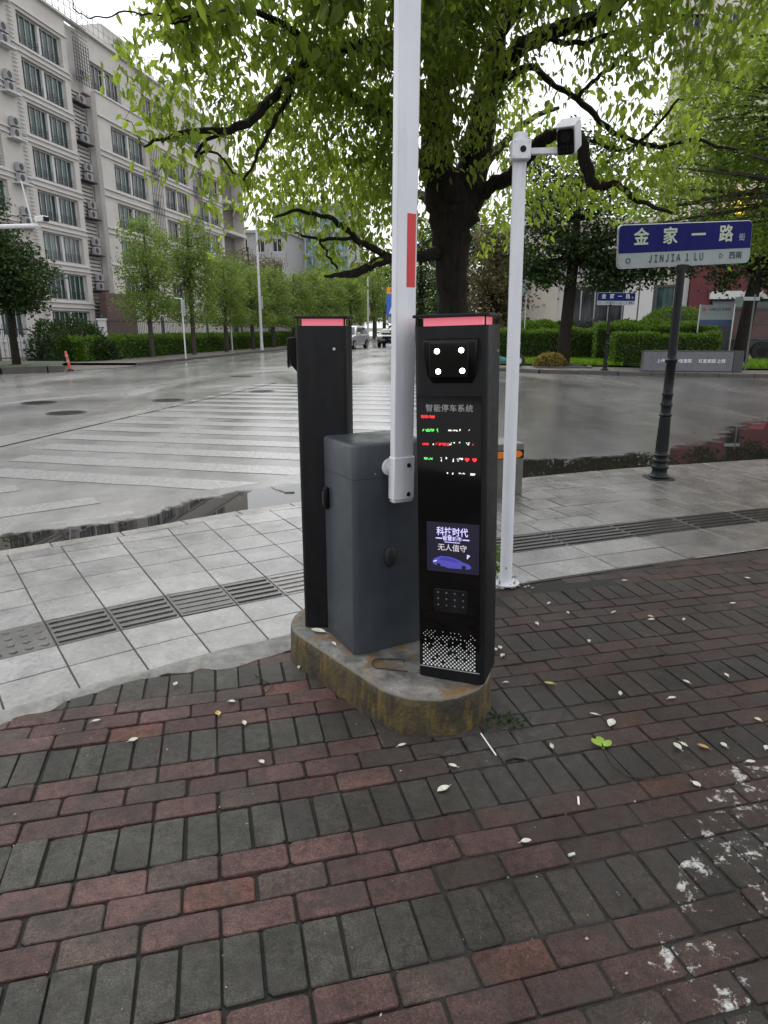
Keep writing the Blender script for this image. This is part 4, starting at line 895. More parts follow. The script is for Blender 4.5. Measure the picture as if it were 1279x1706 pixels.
# ------------------------------------------------------------------ bank, red shop across the road
def far_shops():
    az = R(-10)
    t = thing('bank_building', 'cream stone bank building with pilasters and a glazed entrance, across the road', 'building', (15.2, 40.5, 0), az)
    b = MB(); b.box((-2.9, 4.3, 3.6), (9.8, 8, 7.2)); b.box((-7.0, 1.5, 2.6), (3.6, 4, 5.2)); b.build('wall', M['wall2'], t)
    c = MB(); c.box((-7.0, 1.4, 5.35), (3.9, 4.4, .3)); c.box((-7.0, 1.4, 4.75), (3.7, 4.1, .12)); c.box((-2.9, .2, 7.3), (10.0, .6, .3)); c.build('cornice', M['wall2'], t)
    for x in (-5.1, -1.05, -.25, 1.62): 
        p = MB(); p.box((x, .15, 2.9), (.72, .32, 5.8)); p.box((x, .12, .35), (.86, .42, .7)); p.build('pilaster', M['trimw'], t)
    d = MB(); d.box((-3.05, .28, 1.9), (3.3, .08, 3.8)); dr = d.build('entrance', M['pane_dark'], t)
    for k in range(5):
        f = MB(); f.box((-4.6 + .78 * k, .2, 1.8), (.07, .08, 3.6)); f.build('door_frame', M['steel'], dr)
    lb = MB(); lb.box((-4.7, .2, 1.9), (.35, .1, 3.8)); lb.build('blue_jamb', M['blue'], t)
    sg = MB(); sg.box((-3.05, .0, 4.55), (3.5, .25, 1.0)); sgo = sg.build('fascia', M['trimw'], t)
    text_obj('fascia_lettering', '中国建设银行', .52, M['ink'], frameM((-3.05, -.13, 4.6), (1, 0, 0), (0, 0, 1)), sgo, .003, .004)
    cp = MB(); cp.box((-3.05, -.5, 5.2), (3.9, 1.2, .16)); cp.build('canopy', M['trimw'], t)
    wd = MB(); wd.box((.72, .25, 2.0), (1.2, .08, 3.4)); wd.build('shop_window', M['pane'], t)
    wf = MB(); wf.box((.22, .2, 2.0), (.3, .14, 3.5)); wf.box((.72, .2, 3.8), (1.2, .16, .14)); wf.build('window_frame', M['frame_dark'], t)
    st = MB()
    for k in range(4): st.box((-8.6, .6 - .0 * k, .1 + .2 * k), (2.4 - .5 * k, 2.2, .2 - .004))
    st.build('steps', M['farpave'], t)
    hr = MB()
    for y in (-.5, ): 
        hr.tube([(-10.2, y, .9), (-8.6, y, 1.9), (-7.2, y, 1.9)], .04, 6); hr.tube([(-10.2, y, .5), (-8.6, y, 1.5), (-7.2, y, 1.5)], .025, 6)
        for x in np.arange(-8.6, -7.1, .22): hr.tube([(x, y, .5), (x, y, 1.9)], .018, 5)
        hr.tube([(-10.2, y, 0), (-10.2, y, .9)], .03, 6)
    hr.build('handrail', M['frame_dark'], t)
    red = pm('red_cladding', (.10, .006, .013), .5, var=.12, vs=.8)
    r = thing('red_shop', 'shop front clad in dark red panels with a black awning, at the right edge', 'building', (18.55, 39.3, 0), az)
    b = MB(); b.box((3.2, 3, 5.6), (9.4, 6, 4.2)); b.box((-.95, 3, 1.75), (1.1, 6, 3.5)); b.box((5.6, 3, 1.75), (4.0, 6, 3.5)); b.build('cladding', red, r)
    u = MB(); u.box((3.2, 3.4, 10.5), (9.4, 6, 5.6)); u.build('upper_wall', M['wall2'], r)
    g = MB(); g.box((1.6, 1.0, 1.6), (4.0, .1, 3.2)); g.build('shop_glass', M['pane_dark'], r)
    w_ = MB(); w_.box((1.6, -.12, 3.25), (4.3, .3, .42)); w_.build('white_band', M['trimw'], r)
    a = MB(); a.prism([(0, 0), (-1.2, -.9), (-1.2, -1.0), (0, -.12)], -.4, 3.7, M=Matrix.Translation((0, -.1, 3.0)) @ Matrix(((0, 0, 1, 0), (1, 0, 0, 0), (0, 1, 0, 0), (0, 0, 0, 1)))); a.build('awning', M['frame_dark'], r)
    rl = MB(); rl.lathe([(.02, -.45), (.3, -.4), (.48, -.1), (.5, .1), (.34, .4), (.05, .45)], 16)
    for dx in (0, .95):
        o = rl.build('red_lantern', pm('lantern_red', (.22, .012, .016), .5), None, smooth=True); o.location = (20.6 + dx, 37.4, 3.4); tag(o, 'round red lantern hanging in front of the red shop', 'lantern', 'red lanterns')
    hang = None
    yl = emis('yellow_lit_letters', (1.0, .55, .05), 1.6)
    for k in range(4):
        q = MB(); x = .4 + 1.9 * k
        for dx in (-.36, 0, .36): q.box((x + dx, -.1, 7.9), (.14, .12, .9))
        q.box((x, -.1, 8.42), (1.0, .118, .16)); q.box((x, -.1, 7.4), (.72, .118, .14)); q.build('lit_sign', yl, r)
far_shops()

# ------------------------------------------------------------------ vegetation
M['bark'] = None
def mat_bark(name, c0, c1):
    m, t, b, o = nodes(name); co = objco(t); mp = t.nodes.new('ShaderNodeMapping'); t.links.new(co, mp.inputs['Vector']); mp.inputs['Scale'].default_value = (1, 1, .22)
    f = noise(t, 26, 8, .7, mp.outputs[0], .6); t.links.new(ramp(t, f, [(.32, c0), (.68, c1)]), b.inputs['Base Color']); b.inputs['Roughness'].default_value = .75; b.inputs['Specular IOR Level'].default_value = .15
    bump(t, b, f, 1.0, .03); return m
M['bark'] = mat_bark('wet_dark_bark', (.004, .0035, .003), (.030, .024, .018)); M['bark2'] = mat_bark('grey_bark', (.03, .027, .022), (.10, .09, .075))
M['leaf_near'] = leafmat('camphor_leaf', (.018, .034, .010), (.10, .15, .024), (.50, .67, .08), .5)
M['leaf_right'] = leafmat('fine_green_leaf', (.026, .056, .014), (.10, .165, .027), (.42, .58, .07), .45)
M['leaf_dark'] = leafmat('dark_leaf', (.012, .026, .010), (.042, .075, .020), (.07, .13, .02), .25)
M['leaf_street'] = leafmat('street_tree_leaf', (.045, .085, .018), (.14, .21, .045), (.32, .46, .06), .42)
M['leaf_hedge'] = leafmat('hedge_leaf', (.022, .055, .008), (.13, .24, .025), (.2, .34, .03), .25)
M['leaf_red'] = leafmat('reddish_leaf', (.030, .050, .016), (.125, .085, .045), (.24, .22, .08), .35)
M['leaf_grey'] = leafmat('grey_green_leaf', (.05, .055, .06), (.13, .13, .145), (.1, .1, .1), .15)
M['leaf_yellow'] = leafmat('yellow_young_leaf', (.10, .08, .02), (.30, .22, .06), (.40, .32, .07), .4)

LEAF6 = np.array([(0, 0, 0), (-.5, .33, .10), (-.34, .68, .08), (0, 1, -.05), (.34, .68, .08), (.5, .33, .10)])
LEAF6F = np.array([(0, 3, 2, 1), (0, 5, 4, 3)])
LEAF4 = np.array([(0, 0, 0), (-.5, .5, .06), (0, 1, 0), (.5, .5, .06)]); LEAF4F = np.array([(0, 3, 2, 1)])
def leaf_cloud(pos, ln, wd, tint, droop=.5, six=True, rng=RNG, dirs=None):
    n = len(pos); th = rng.uniform(0, 2 * np.pi, n)
    d = np.c_[np.cos(th), np.sin(th), rng.normal(-droop, .45, n)] if dirs is None else dirs
    d /= np.linalg.norm(d, axis=1)[:, None]
    r = rng.normal(0, 1, (n, 3)); r[:, 2] += .9; s = np.cross(d, r); s /= np.linalg.norm(s, axis=1)[:, None]; u = np.cross(s, d)
    T, TF = (LEAF6, LEAF6F) if six else (LEAF4, LEAF4F)
    V = pos[:, None, :] + s[:, None, :] * (T[None, :, 0, None] * wd[:, None, None]) + d[:, None, :] * (T[None, :, 1, None] * ln[:, None, None]) + u[:, None, :] * (T[None, :, 2, None] * ln[:, None, None])
    k = len(T); F = (np.arange(n)[:, None, None] * k + TF[None]).reshape(-1, 4)
    return V.reshape(-1, 3), F, np.repeat(tint, k)

def near_tree():
    base = Vector((.66, 6.2, 0)); t = thing('camphor_tree', 'dark leaning trunk and spreading pale green crown of the big tree behind the kiosks', 'tree', tuple(base))
    def limb(pts, n=7): return [(at(x, y, Y), r * zc(at(x, y, Y)) / FPX) for x, y, Y, r in pts]
    limbs = {
     'trunk': [(at(753, 815, 6.2), .20), (at(753, 760, 6.2), .17)] + limb([(753, 640, 6.2, 28), (753, 520, 6.2, 25), (751, 440, 6.2, 27), (751, 385, 6.2, 30), (752, 345, 6.2, 36), (752, 318, 6.2, 34), (753, 298, 6.2, 22), (754, 284, 6.2, 8)]),
     'left': limb([(749, 440, 6.2, 18), (746, 390, 6.2, 25), (741, 340, 6.2, 31), (732, 292, 6.15, 29), (725, 230, 6.1, 26), (732, 130, 6.0, 23), (742, 20, 5.9, 21), (748, -120, 5.8, 18), (740, -300, 5.6, 14), (720, -520, 5.4, 9)]),
     'right': limb([(754, 440, 6.2, 18), (760, 385, 6.2, 25), (770, 335, 6.2, 31), (785, 285, 6.2, 28), (800, 215, 6.15, 24), (813, 140, 6.1, 21), (826, 60, 6.05, 18), (838, -50, 6.0, 16), (850, -200, 5.9, 13), (860, -420, 5.7, 8)]),
     'a': limb([(812, 150, 6.1, 17), (838, 108, 6.0, 15), (870, 78, 5.8, 14), (920, 52, 5.6, 14), (975, 36, 5.4, 13), (1025, 8, 5.2, 12), (1075, -40, 5.0, 10), (1180, -130, 4.8, 7), (1320, -220, 4.6, 4)]),
     'b': limb([(772, 345, 6.2, 20), (800, 322, 6.15, 13), (825, 306, 6.1, 12), (850, 296, 6.0, 12), (878, 262, 5.9, 11), (900, 238, 5.8, 11), (930, 222, 5.7, 10), (962, 226, 5.6, 10), (972, 262, 5.55, 10), (984, 298, 5.5, 9), (1004, 312, 5.4, 7), (1030, 306, 5.3, 5), (1062, 335, 5.2, 4), (1120, 355, 5.0, 2.5)]),
     'c': limb([(822, 150, 6.1, 10), (848, 125, 6.0, 7), (884, 112, 5.9, 6), (925, 142, 5.8, 5), (962, 165, 5.7, 5), (1000, 202, 5.6, 5), (1050, 234, 5.5, 4), (1100, 244, 5.4, 3.5), (1152, 236, 5.3, 3), (1230, 250, 5.2, 2)]),
     'c2': limb([(960, 165, 5.7, 4), (985, 140, 5.6, 3.5), (1020, 108, 5.5, 3.5), (1060, 75, 5.4, 3), (1110, 50, 5.3, 2.5), (1160, 10, 5.2, 2)]),
     'c3': limb([(900, 60, 5.6, 5), (960, 75, 5.4, 4), (1030, 55, 5.2, 4), (1100, 30, 5.1, 3), (1180, 25, 5.0, 2)]),
     'c4': limb([(984, 235, 5.55, 3), (1040, 250, 5.4, 3), (1090, 215, 5.3, 2.5), (1130, 165, 5.2, 2)]),
     'd': limb([(728, 240, 6.1, 14), (700, 165, 5.8, 12), (655, 80, 5.5, 11), (610, 72, 5.3, 10), (562, 82, 5.1, 9), (520, 98, 4.95, 9), (488, 124, 4.85, 8), (462, 155, 4.75, 8), (440, 182, 4.7, 7.5), (412, 207, 4.6, 7), (370, 218, 4.5, 6), (310, 219, 4.4, 4), (270, 232, 4.3, 3), (240, 245, 4.25, 2)]),
     'd2': limb([(488, 124, 4.85, 6), (478, 165, 4.8, 5), (452, 210, 4.75, 4), (430, 255, 4.7, 3), (405, 300, 4.65, 2)]),
     'd3': limb([(420, 200, 4.65, 4), (345, 235, 4.6, 3), (325, 262, 4.55, 3), (350, 250, 4.5, 2), (392, 290, 4.5, 1.6)]),
     'e': limb([(735, 420, 6.2, 14), (712, 425, 6.0, 10), (690, 428, 5.9, 9), (655, 431, 5.75, 9), (625, 439, 5.6, 8), (592, 455, 5.5, 7), (560, 458, 5.4, 4), (540, 460, 5.35, 2)]),
     'e2': limb([(655, 431, 5.75, 6), (640, 424, 5.7, 6), (606, 408, 5.6, 6), (590, 395, 5.55, 5), (568, 376, 5.5, 5), (545, 362, 5.45, 4), (500, 352, 5.4, 3), (455, 362, 5.3, 2)]),
     'e3': limb([(590, 395, 5.55, 3), (552, 398, 5.5, 3), (520, 398, 5.45, 2.5), (490, 388, 5.4, 1.5)]),
     'e4': limb([(532, 400, 5.5, 2), (545, 425, 5.5, 2), (562, 448, 5.5, 2)]),
     'f': limb([(735, 310, 6.1, 14), (690, 250, 5.9, 11), (640, 190, 5.6, 9), (570, 150, 5.2, 7), (500, 60, 4.8, 6), (420, 20, 4.4, 5), (340, 24, 4.1, 3), (290, 40, 4.0, 2)]),
     'g': limb([(745, 100, 6.0, 14), (690, 20, 5.6, 12), (620, -60, 5.2, 10), (520, -140, 4.7, 8), (380, -180, 4.2, 6), (250, -190, 3.9, 4)]),
     'h': limb([(826, 60, 6.05, 13), (880, -20, 5.5, 11), (930, -120, 5.0, 9), (960, -260, 4.5, 7), (980, -450, 4.1, 4)]),
     'i': limb([(748, -120, 5.8, 12), (730, -260, 5.1, 9), (700, -420, 4.5, 7), (680, -640, 4.0, 4)]),
     'j': limb([(730, 330, 6.2, 10), (705, 330, 6.5, 8), (660, 300, 6.9, 6), (590, 270, 7.2, 5), (520, 280, 7.4, 4), (450, 320, 7.5, 2)]),
     'k': limb([(790, 300, 6.2, 9), (830, 250, 6.8, 7), (880, 200, 7.2, 5), (930, 180, 7.5, 3)]),
     'm': limb([(112, -6, 3.9, 1.2), (131, 23, 3.9, 1.2), (158, 31, 3.95, 1.2), (197, 21, 4.0, 1.4), (250, 23, 4.0, 1.6), (300, 28, 4.05, 1.8), (345, 22, 4.1, 2.2)]),
    }
    wood = MB(); nodes_p = []; nodes_r = []
    for nm, L in limbs.items():
        P = [p - base for p, r in L]; rad = [r for p, r in L]; Q, q = [], []
        for i in range(len(P) - 1):
            p0, p1, p2, p3 = P[max(i - 1, 0)], P[i], P[i + 1], P[min(i + 2, len(P) - 1)]
            for k in range(4):
                s = k / 4; j = .006 if nm not in ('trunk', 'left', 'right') else .010
                Q.append(.5 * ((2 * p1) + (p2 - p0) * s + (2 * p0 - 5 * p1 + 4 * p2 - p3) * s * s + (3 * p1 - p0 - 3 * p2 + p3) * s ** 3) + Vector(RNG.normal(0, j, 3))); q.append((rad[i] * (1 - s) + rad[i + 1] * s) * (1 + RNG.normal(0, .06)))
        Q.append(P[-1]); q.append(rad[-1]); wood.tube(Q, q, 12 if q[0] > .08 else 7)
        if nm not in ('trunk', 'm'):
            for p, r in zip(Q, q): nodes_p.append(tuple(p)); nodes_r.append(r)
    wood.build('trunk', M['bark'], t, smooth=True)
    # twigs towards leaf zones: (px, py, Y, rx, ry, rz, twigs, tint)
    Z = [(300, 150, 4.5, .42, .5, .50, 85, .72), (300, 270, 4.5, .30, .4, .16, 26, .8), (360, 90, 4.6, .40, .5, .30, 55, .62), (440, 140, 4.9, .42, .6, .42, 95, .6), (470, 60, 4.8, .5, .6, .32, 100, .42), (260, 95, 4.3, .24, .3, .22, 22, .7), (345, 330, 4.6, .10, .2, .18, 8, .9), (400, 300, 4.7, .20, .3, .22, 22, .85),
         (560, 50, 5.0, .5, .7, .42, 130, .30), (620, 130, 5.4, .45, .7, .55, 140, .35), (520, 190, 5.4, .5, .8, .45, 130, .62), (600, 230, 6.0, .5, .8, .45, 125, .62), (470, 250, 5.6, .42, .7, .35, 90, .75), (560, 310, 6.4, .6, .8, .36, 120, .75), (440, 330, 5.8, .36, .6, .24, 60, .85), (620, 350, 6.3, .36, .6, .34, 75, .68), (520, 380, 5.7, .42, .5, .16, 45, .85), (600, 420, 5.8, .36, .4, .14, 36, .8), (410, 375, 5.3, .14, .3, .10, 12, .9),
         (720, 60, 5.2, .42, .7, .45, 120, .18), (770, 150, 5.4, .36, .5, .42, 95, .22), (830, 20, 5.2, .45, .7, .36, 95, .28), (715, 230, 5.7, .22, .3, .4, 40, .25), (775, 240, 5.7, .22, .2, .28, 32, .3), (640, 250, 5.6, .14, .3, .5, 35, .4),
         (900, 0, 5.6, .45, .4, .22, 40, .4), (1000, -10, 5.6, .40, .4, .25, 24, .6), (1120, 40, 4.4, .42, .4, .34, 62, .6), (1210, 60, 4.2, .30, .4, .34, 34, .55), (1040, 110, 5.2, .4, .4, .18, 14, .55), (985, 90, 5.4, .2, .3, .2, 9, .2), (955, 110, 5.6, .3, .3, .3, 12, .3),
         (850, 200, 6.6, .3, .5, .4, 50, .85), (900, 270, 6.6, .42, .6, .32, 62, .9), (850, 330, 6.6, .32, .5, .3, 42, .85), (960, 330, 6.2, .42, .5, .25, 42, .85), (1040, 300, 5.6, .4, .5, .3, 36, .8), (1080, 210, 5.4, .4, .4, .3, 40, .75), (1010, 230, 5.8, .36, .5, .2, 22, .7), (1120, 300, 5.3, .3, .4, .2, 28, .75),
         (690, 380, 6.3, .12, .3, .3, 20, .7), (820, 380, 6.6, .24, .4, .2, 22, .8)]
    Zup = [(650, -150, 4.8, 1.0, .9, .5, 150, .35), (450, -120, 4.2, .8, .7, .5, 110, .5), (900, -150, 4.8, .9, .9, .5, 130, .35), (1150, -120, 4.3, .8, .7, .45, 90, .5), (700, -450, 4.2, 1.1, 1.0, .6, 150, .3), (950, -500, 4.0, 1.0, .9, .6, 130, .35), (250, -120, 3.7, .6, .6, .4, 50, .6), (700, -900, 3.2, 1.1, .9, .5, 120, .4), (1100, -900, 3.0, .9, .8, .5, 100, .4), (750, -250, 7.5, 1.6, 1.0, .8, 130, .4)]  # unseen crown above the view, added for its shade and reflections
    tips = []; tw = MB(); NP = np.array(nodes_p); NR = np.array(nodes_r)
    for zi, (px, py, Y, rx, ry, rz, n, tint) in enumerate(Z + Zup):
        n = int(n * ((.40 if px < 480 else .60 if py > 180 else .85) if zi < len(Z) else .42)); tint = max(.08, tint - .04)
        c = np.array(at(px, py, Y) - base); q = RNG.normal(0, 1, (n, 3)); q /= np.linalg.norm(q, axis=1)[:, None]; q *= RNG.uniform(.15, 1, (n, 1)) ** .5
        P = c + q * np.array([rx, ry, rz]); dd = np.linalg.norm(NP[None] - P[:, None], axis=2).min(1)
        for i in np.argsort(dd):
            p = P[i]; d = np.linalg.norm(NP - p, axis=1) + np.where(NP[:, 2] > p[2] + .2, .05, 0); j = np.argmin(d); a = NP[j]
            L = np.linalg.norm(p - a)
            if L < .02: continue
            mid = (a + p) / 2 + RNG.normal(0, .06, 3) * min(L, 1) + np.array([0, 0, .10 * L]); m1 = a + (mid - a) * .5 + RNG.normal(0, .02, 3); m2 = mid + (p - mid) * .5 + RNG.normal(0, .02, 3) + np.array([0, 0, .03 * L])
            r0 = min(NR[j] * .6, .003 + .0055 * L); tw.tube([a, m1, mid, m2, p], [r0, r0 * .9, r0 * .8, r0 * .65, .0016], 4, False)
            NP = np.vstack([NP, m1, mid, m2, p]); NR = np.r_[NR, [r0 * .9, r0 * .8, r0 * .65, .003]]
            tips.append((p, p - m2, tint, zi >= len(Z), zi))
    tw.build('twigs', M['bark'], t)
    pos, dirs, ln, wd, tn = [], [], [], [], []
    for p, d, tint, up, zi in tips:
        k = int(RNG.integers(10, 18)) if not up else int(RNG.integers(11, 17)); d = d / (np.linalg.norm(d) + 1e-6)
        for _ in range(k):
            q = p - d * RNG.uniform(0, .26) + RNG.normal(0, .040, 3); s = RNG.uniform(.036, .082) * (1.9 if up else 1.0)
            th = RNG.uniform(0, 6.283); di = d * .5 + np.array([math.cos(th) * .7, math.sin(th) * .7, RNG.normal(-.95, .45)])
            pos.append(q); dirs.append(di); ln.append(s); wd.append(s * RNG.uniform(.38, .52)); tn.append(np.clip(RNG.normal(tint, .2), 0, 1))
    V, F, T = leaf_cloud(np.array(pos), np.array(ln), np.array(wd), np.array(tn), dirs=np.array(dirs))
    raw_mesh('crown', V, F, M['leaf_near'], {'tint': T}, t)
    print('near leaves', len(pos))
near_tree()

def tree_thing(name, label, base, trunk, crown, leaf, mat, bark='bark2', seed=1, group=None, clump=.30, per=26, six=False, droop=.45, lw=.5, tint=(.5, .25), limbs=True):
    """trunk: [(x,y,z,r)...] local; crown: [(x,y,z,rx,ry,rz,clumps)] local; leaf: (min,max) length"""
    rng = np.random.default_rng(seed); t = thing(name, label, 'tree' if 'shrub' not in name else 'shrub', base, 0, group); w_ = MB()
    w_.tube([p[:3] for p in trunk], [p[3] for p in trunk], 10); top = np.array(trunk[-1][:3]); tp = np.array([p[:3] for p in trunk]); C = []; TI = []
    for (x, y, z, rx, ry, rz, n) in crown:
        q = rng.normal(0, 1, (n, 3)); q /= np.linalg.norm(q, axis=1)[:, None]; q *= rng.uniform(.25, 1, (n, 1)) ** .45; P = np.array([x, y, z]) + q * np.array([rx, ry, rz]); C.append(P)
        if limbs:
            for p in P[::5]:
                j = np.argmin(np.linalg.norm(tp[len(tp) // 2:] - p, axis=1) + np.maximum(0, tp[len(tp) // 2:, 2] - p[2]) * 1.5) + len(tp) // 2; a = tp[j]; r = trunk[j][3]
                m = (a + p) / 2 + rng.normal(0, .12, 3) + np.array([0, 0, .06 * np.linalg.norm(p - a)]); w_.tube([a, m, p], [min(r * .4, .07), min(r * .22, .04), .010], 5, False)
    w_.build('trunk', M[bark], t, smooth=True); C = np.vstack(C); n = len(C); k = rng.integers(int(per * .6), int(per * 1.4), n)
    idx = np.repeat(np.arange(n), k); pos = C[idx] + rng.normal(0, clump, (len(idx), 3)) * np.array([1, 1, .75]); cl = rng.normal(tint[0], tint[1] * .7, n)
    tn = np.clip(cl[idx] + rng.normal(0, tint[1] * .6, len(idx)), 0, 1); s = rng.uniform(leaf[0], leaf[1], len(idx))
    V, F, T = leaf_cloud(pos, s, s * rng.uniform(lw * .8, lw * 1.2, len(s)), tn, droop, six, rng); raw_mesh('crown', V, F, M[mat], {'tint': T}, t); return t
# tree standing out of frame on the right sidewalk: only its crown reaches in
tree_thing('street_tree', 'fine leaved bright green tree whose crown fills the upper right corner', (7.6, 9.6, 0),
    [(0, 0, 0, .2), (-.1, 0, 1.5, .17), (-.3, .1, 3.0, .14), (-.8, .4, 4.2, .10), (-1.6, .7, 5.2, .05)],
    [(-2.2, .6, 4.3, 1.3, 1.3, .8, 210), (-.6, .4, 3.6, 1.3, 1.3, 1.0, 230), (-3.1, .9, 3.8, .9, .9, .6, 100), (-1.3, .6, 5.3, 1.6, 1.4, .6, 130), (.5, 0, 4.6, 1.5, 1.5, 1.0, 90), (-1.9, .8, 3.0, .9, .8, .4, 80), (-3.6, 1.2, 3.2, .5, .7, .35, 30), (-2.8, .8, 4.9, .9, 1.0, .5, 60)], (.055, .10), 'leaf_right', seed=3, clump=.17, per=30, six=True, lw=.45, tint=(.55, .3))
# two street trees across the road
tree_thing('street_tree', 'dark broad leaved street tree behind the white pole, its trunk in a square pit', (6.85, 26.6, .1),
    [(0, 0, 0, .27), (.03, 0, 1.2, .23), (.08, 0, 2.6, .22), (.15, 0, 3.9, .20), (.2, .1, 5.2, .13), (.3, .2, 6.8, .06)],
    [(-1.0, 0, 4.3, 1.3, 1.5, .8, 60), (1.6, -.2, 4.2, 1.6, 1.5, .75, 75), (.2, .2, 5.6, 2.4, 2.0, 1.2, 120), (2.6, -.3, 3.5, 1.1, .9, .6, 50), (-1.4, 0, 3.4, .7, .6, .5, 30), (1.2, -.4, 3.1, .8, .6, .45, 30), (-.7, -.5, 3.2, .5, .5, .45, 16), (0, .3, 7.3, 2.4, 2, 1.0, 80)], (.12, .20), 'leaf_dark', 'bark', seed=4, clump=.24, per=34, lw=.6)
tree_thing('street_tree', 'dark forked street tree in front of the red shop, right of the near sign', (13.4, 26.2, .1),
    [(0, 0, 0, .30), (.05, 0, 1.3, .24), (.15, 0, 2.6, .24), (.25, 0, 3.4, .22), (.2, 0, 4.6, .14), (.2, .1, 6.4, .06)],
    [(-1.6, 0, 4.6, 1.5, 1.4, .8, 70), (1.3, 0, 4.5, 1.6, 1.5, 1.0, 80), (.2, .2, 6.2, 2.6, 2.0, 1.3, 110), (-2.5, -.2, 3.7, .7, .6, .4, 20), (.9, 0, 3.3, .8, .6, .5, 34), (-1.2, -.5, 3.2, .6, .5, .4, 20), (2.2, -.2, 3.5, .9, .8, .6, 40)], (.12, .20), 'leaf_dark', 'bark', seed=6, clump=.24, per=32, lw=.6)
# evergreens closing the view behind the trunk
for i, (px, Y, h, w_, mat, lab) in enumerate([(700, 52, 9, 2.6, 'leaf_dark', 'dark evergreen tree closing the street end, just right of the white arm'), (775, 47, 8.5, 2.7, 'leaf_dark', 'dark evergreen tree right behind the camphor trunk'), (822, 40, 7.2, 2.1, 'leaf_red', 'reddish young leaved tree seen between the kiosk and the white pole'), (868, 44, 8.6, 2.6, 'leaf_dark', 'dark evergreen tree left of the bank, behind the white pole'), (905, 52, 11, 3.2, 'leaf_dark', 'tall dark tree rising over the corner of the bank'), (735, 68, 12, 3.4, 'leaf_street', 'lighter green tree behind the evergreens at the street end')]):
    p = at(px, 560, Y); tree_thing('evergreen_tree', lab, (p.x, Y, 0), [(0, 0, 0, .22), (0, 0, h * .4, .17), (0, 0, h * .8, .06)], [(0, 0, h * .34, w_ * .95, w_, h * .22, 60), (0, 0, h * .62, w_ * .85, w_ * .9, h * .22, 60), (0, 0, h * .85, w_ * .5, w_ * .6, h * .14, 26), (0, 0, h * .14, w_ * .9, w_ * .8, h * .10, 30)], (.18, .32), mat, 'bark', seed=20 + i, clump=.40, per=46)
# row along the left street
def lane(Y, off): return (-9.9 + (Y - 33.7) * math.tan(R(9.2)) - off, Y, .05)
young = tree_thing('young_street_tree', 'tall thin yellow green street tree with a forked top, in front of the cream apartments', lane(39, 1.6), [(0, 0, 0, .14), (.05, 0, 2.0, .12), (.0, 0, 4.4, .09), (.1, 0, 5.6, .05), (.1, 0, 7.0, .02)],
    [(0, 0, 2.5, 1.5, 1.5, .8, 70), (-.9, 0, 4.4, 1.1, 1.2, 1.0, 55), (.7, 0, 4.2, 1.1, 1.2, 1.1, 60), (.4, 0, 5.7, .9, 1.0, .8, 45), (-1.1, 0, 5.8, .5, .6, .6, 14), (.5, 0, 6.7, .5, .5, .5, 14)], (.12, .20), 'leaf_street', seed=31, clump=.26, per=30)
leafy = tree_thing('young_street_tree', 'leafy young street tree left of the thin sign post, before the apartments', lane(35.5, 2.2), [(0, 0, 0, .13), (0, 0, 2.0, .11), (.1, 0, 3.6, .08), (.1, 0, 6.0, .03)],
    [(0, 0, 2.7, 1.5, 1.5, .9, 85), (.1, 0, 4.3, 1.4, 1.4, 1.0, 80), (-.1, 0, 5.8, .9, .9, .8, 40)], (.12, .20), 'leaf_street', seed=33, clump=.25, per=30)
labs = [('third street tree of the left row, beside the thin white sign post', 43.5, 1.5, .80, 1.0), ('rounded street tree of the left row, behind the lamp with the round head', 48, 1.4, .76, 2.1), ('street tree of the left row, just left of the tall lamp post', 53, 1.6, .82, 3.3), ('street tree of the left row, right of the tall lamp post', 58, 1.5, .88, .6), ('street tree of the left row, left of the rear kiosk top', 64, 1.3, .92, 4.2), ('street tree of the left row, above the rear kiosk lid', 70, 1.3, .98, 5.1), ('street tree of the left row, above the white car', 78, 1.0, 1.1, 1.7), ('farthest street tree of the left row, between the white car and the arm', 90, .5, 1.15, 2.7)]
for i, (lab, Y, off, sc, rz) in enumerate(labs):
    o = copy_tree(young if i in (3, 6) else leafy); o.location = lane(Y, off); o.rotation_euler.z = rz; o.scale = (sc * (1.3 + .15 * (i % 3)), sc * 1.35, sc * (.92 if i in (3, 6) else 1.04)); o['label'] = lab
bushy = tree_thing('bushy_tree', 'broad bushy tree behind the fence, under the office block', lane(60, 7), [(0, 0, 0, .2), (0, 0, 2.5, .16), (0, 0, 6.2, .06)], [(0, 0, 3.2, 2.6, 2.4, 1.6, 90), (.4, 0, 5.4, 2.1, 2.0, 1.4, 70), (-.5, 0, 6.8, 1.2, 1.2, .7, 24)], (.15, .26), 'leaf_street', seed=41, clump=.36, per=32, tint=(.4, .25))
for lab, px, Y, sc, rz in [('bushy tree standing behind the tall lamp post', 450, 75, 1.05, 1.0), ('bushy tree behind the rear kiosk top', 525, 82, 1.15, 2.2), ('bushy tree below the glass office corner', 575, 95, 1.25, 3.0), ('bushy tree at the street end, left of the white arm', 625, 115, 1.5, 4.0), ('bushy tree at the street end, behind the white arm', 672, 120, 1.6, 5.0), ('tall bushy tree closing the street beyond the cars', 640, 135, 1.9, 2.6), ('broad bushy tree closing the street, right of the cars', 700, 110, 1.5, .4), ('bushy tree above the roof of the white car', 600, 105, 1.3, 1.5)]:
    o = copy_tree(bushy); o.location = (at(px, 560, Y).x, Y, 0); o.rotation_euler.z = rz; o.scale = (sc,) * 3; o['label'] = lab
tree_thing('blossom_tree', 'tree with a pinkish brown crown beside the end of the cream apartments', (at(420, 560, 66).x, 66, 0), [(0, 0, 0, .2), (0, 0, 4, .14), (0, 0, 8.6, .05)], [(-1.0, 0, 7.2, 2.0, 1.8, 1.2, 60), (1.2, 0, 7.0, 2.0, 1.8, 1.0, 60), (0, 0, 4.5, 2.2, 2, 1.4, 60)], (.14, .22), 'leaf_red', seed=47, clump=.32, per=28)
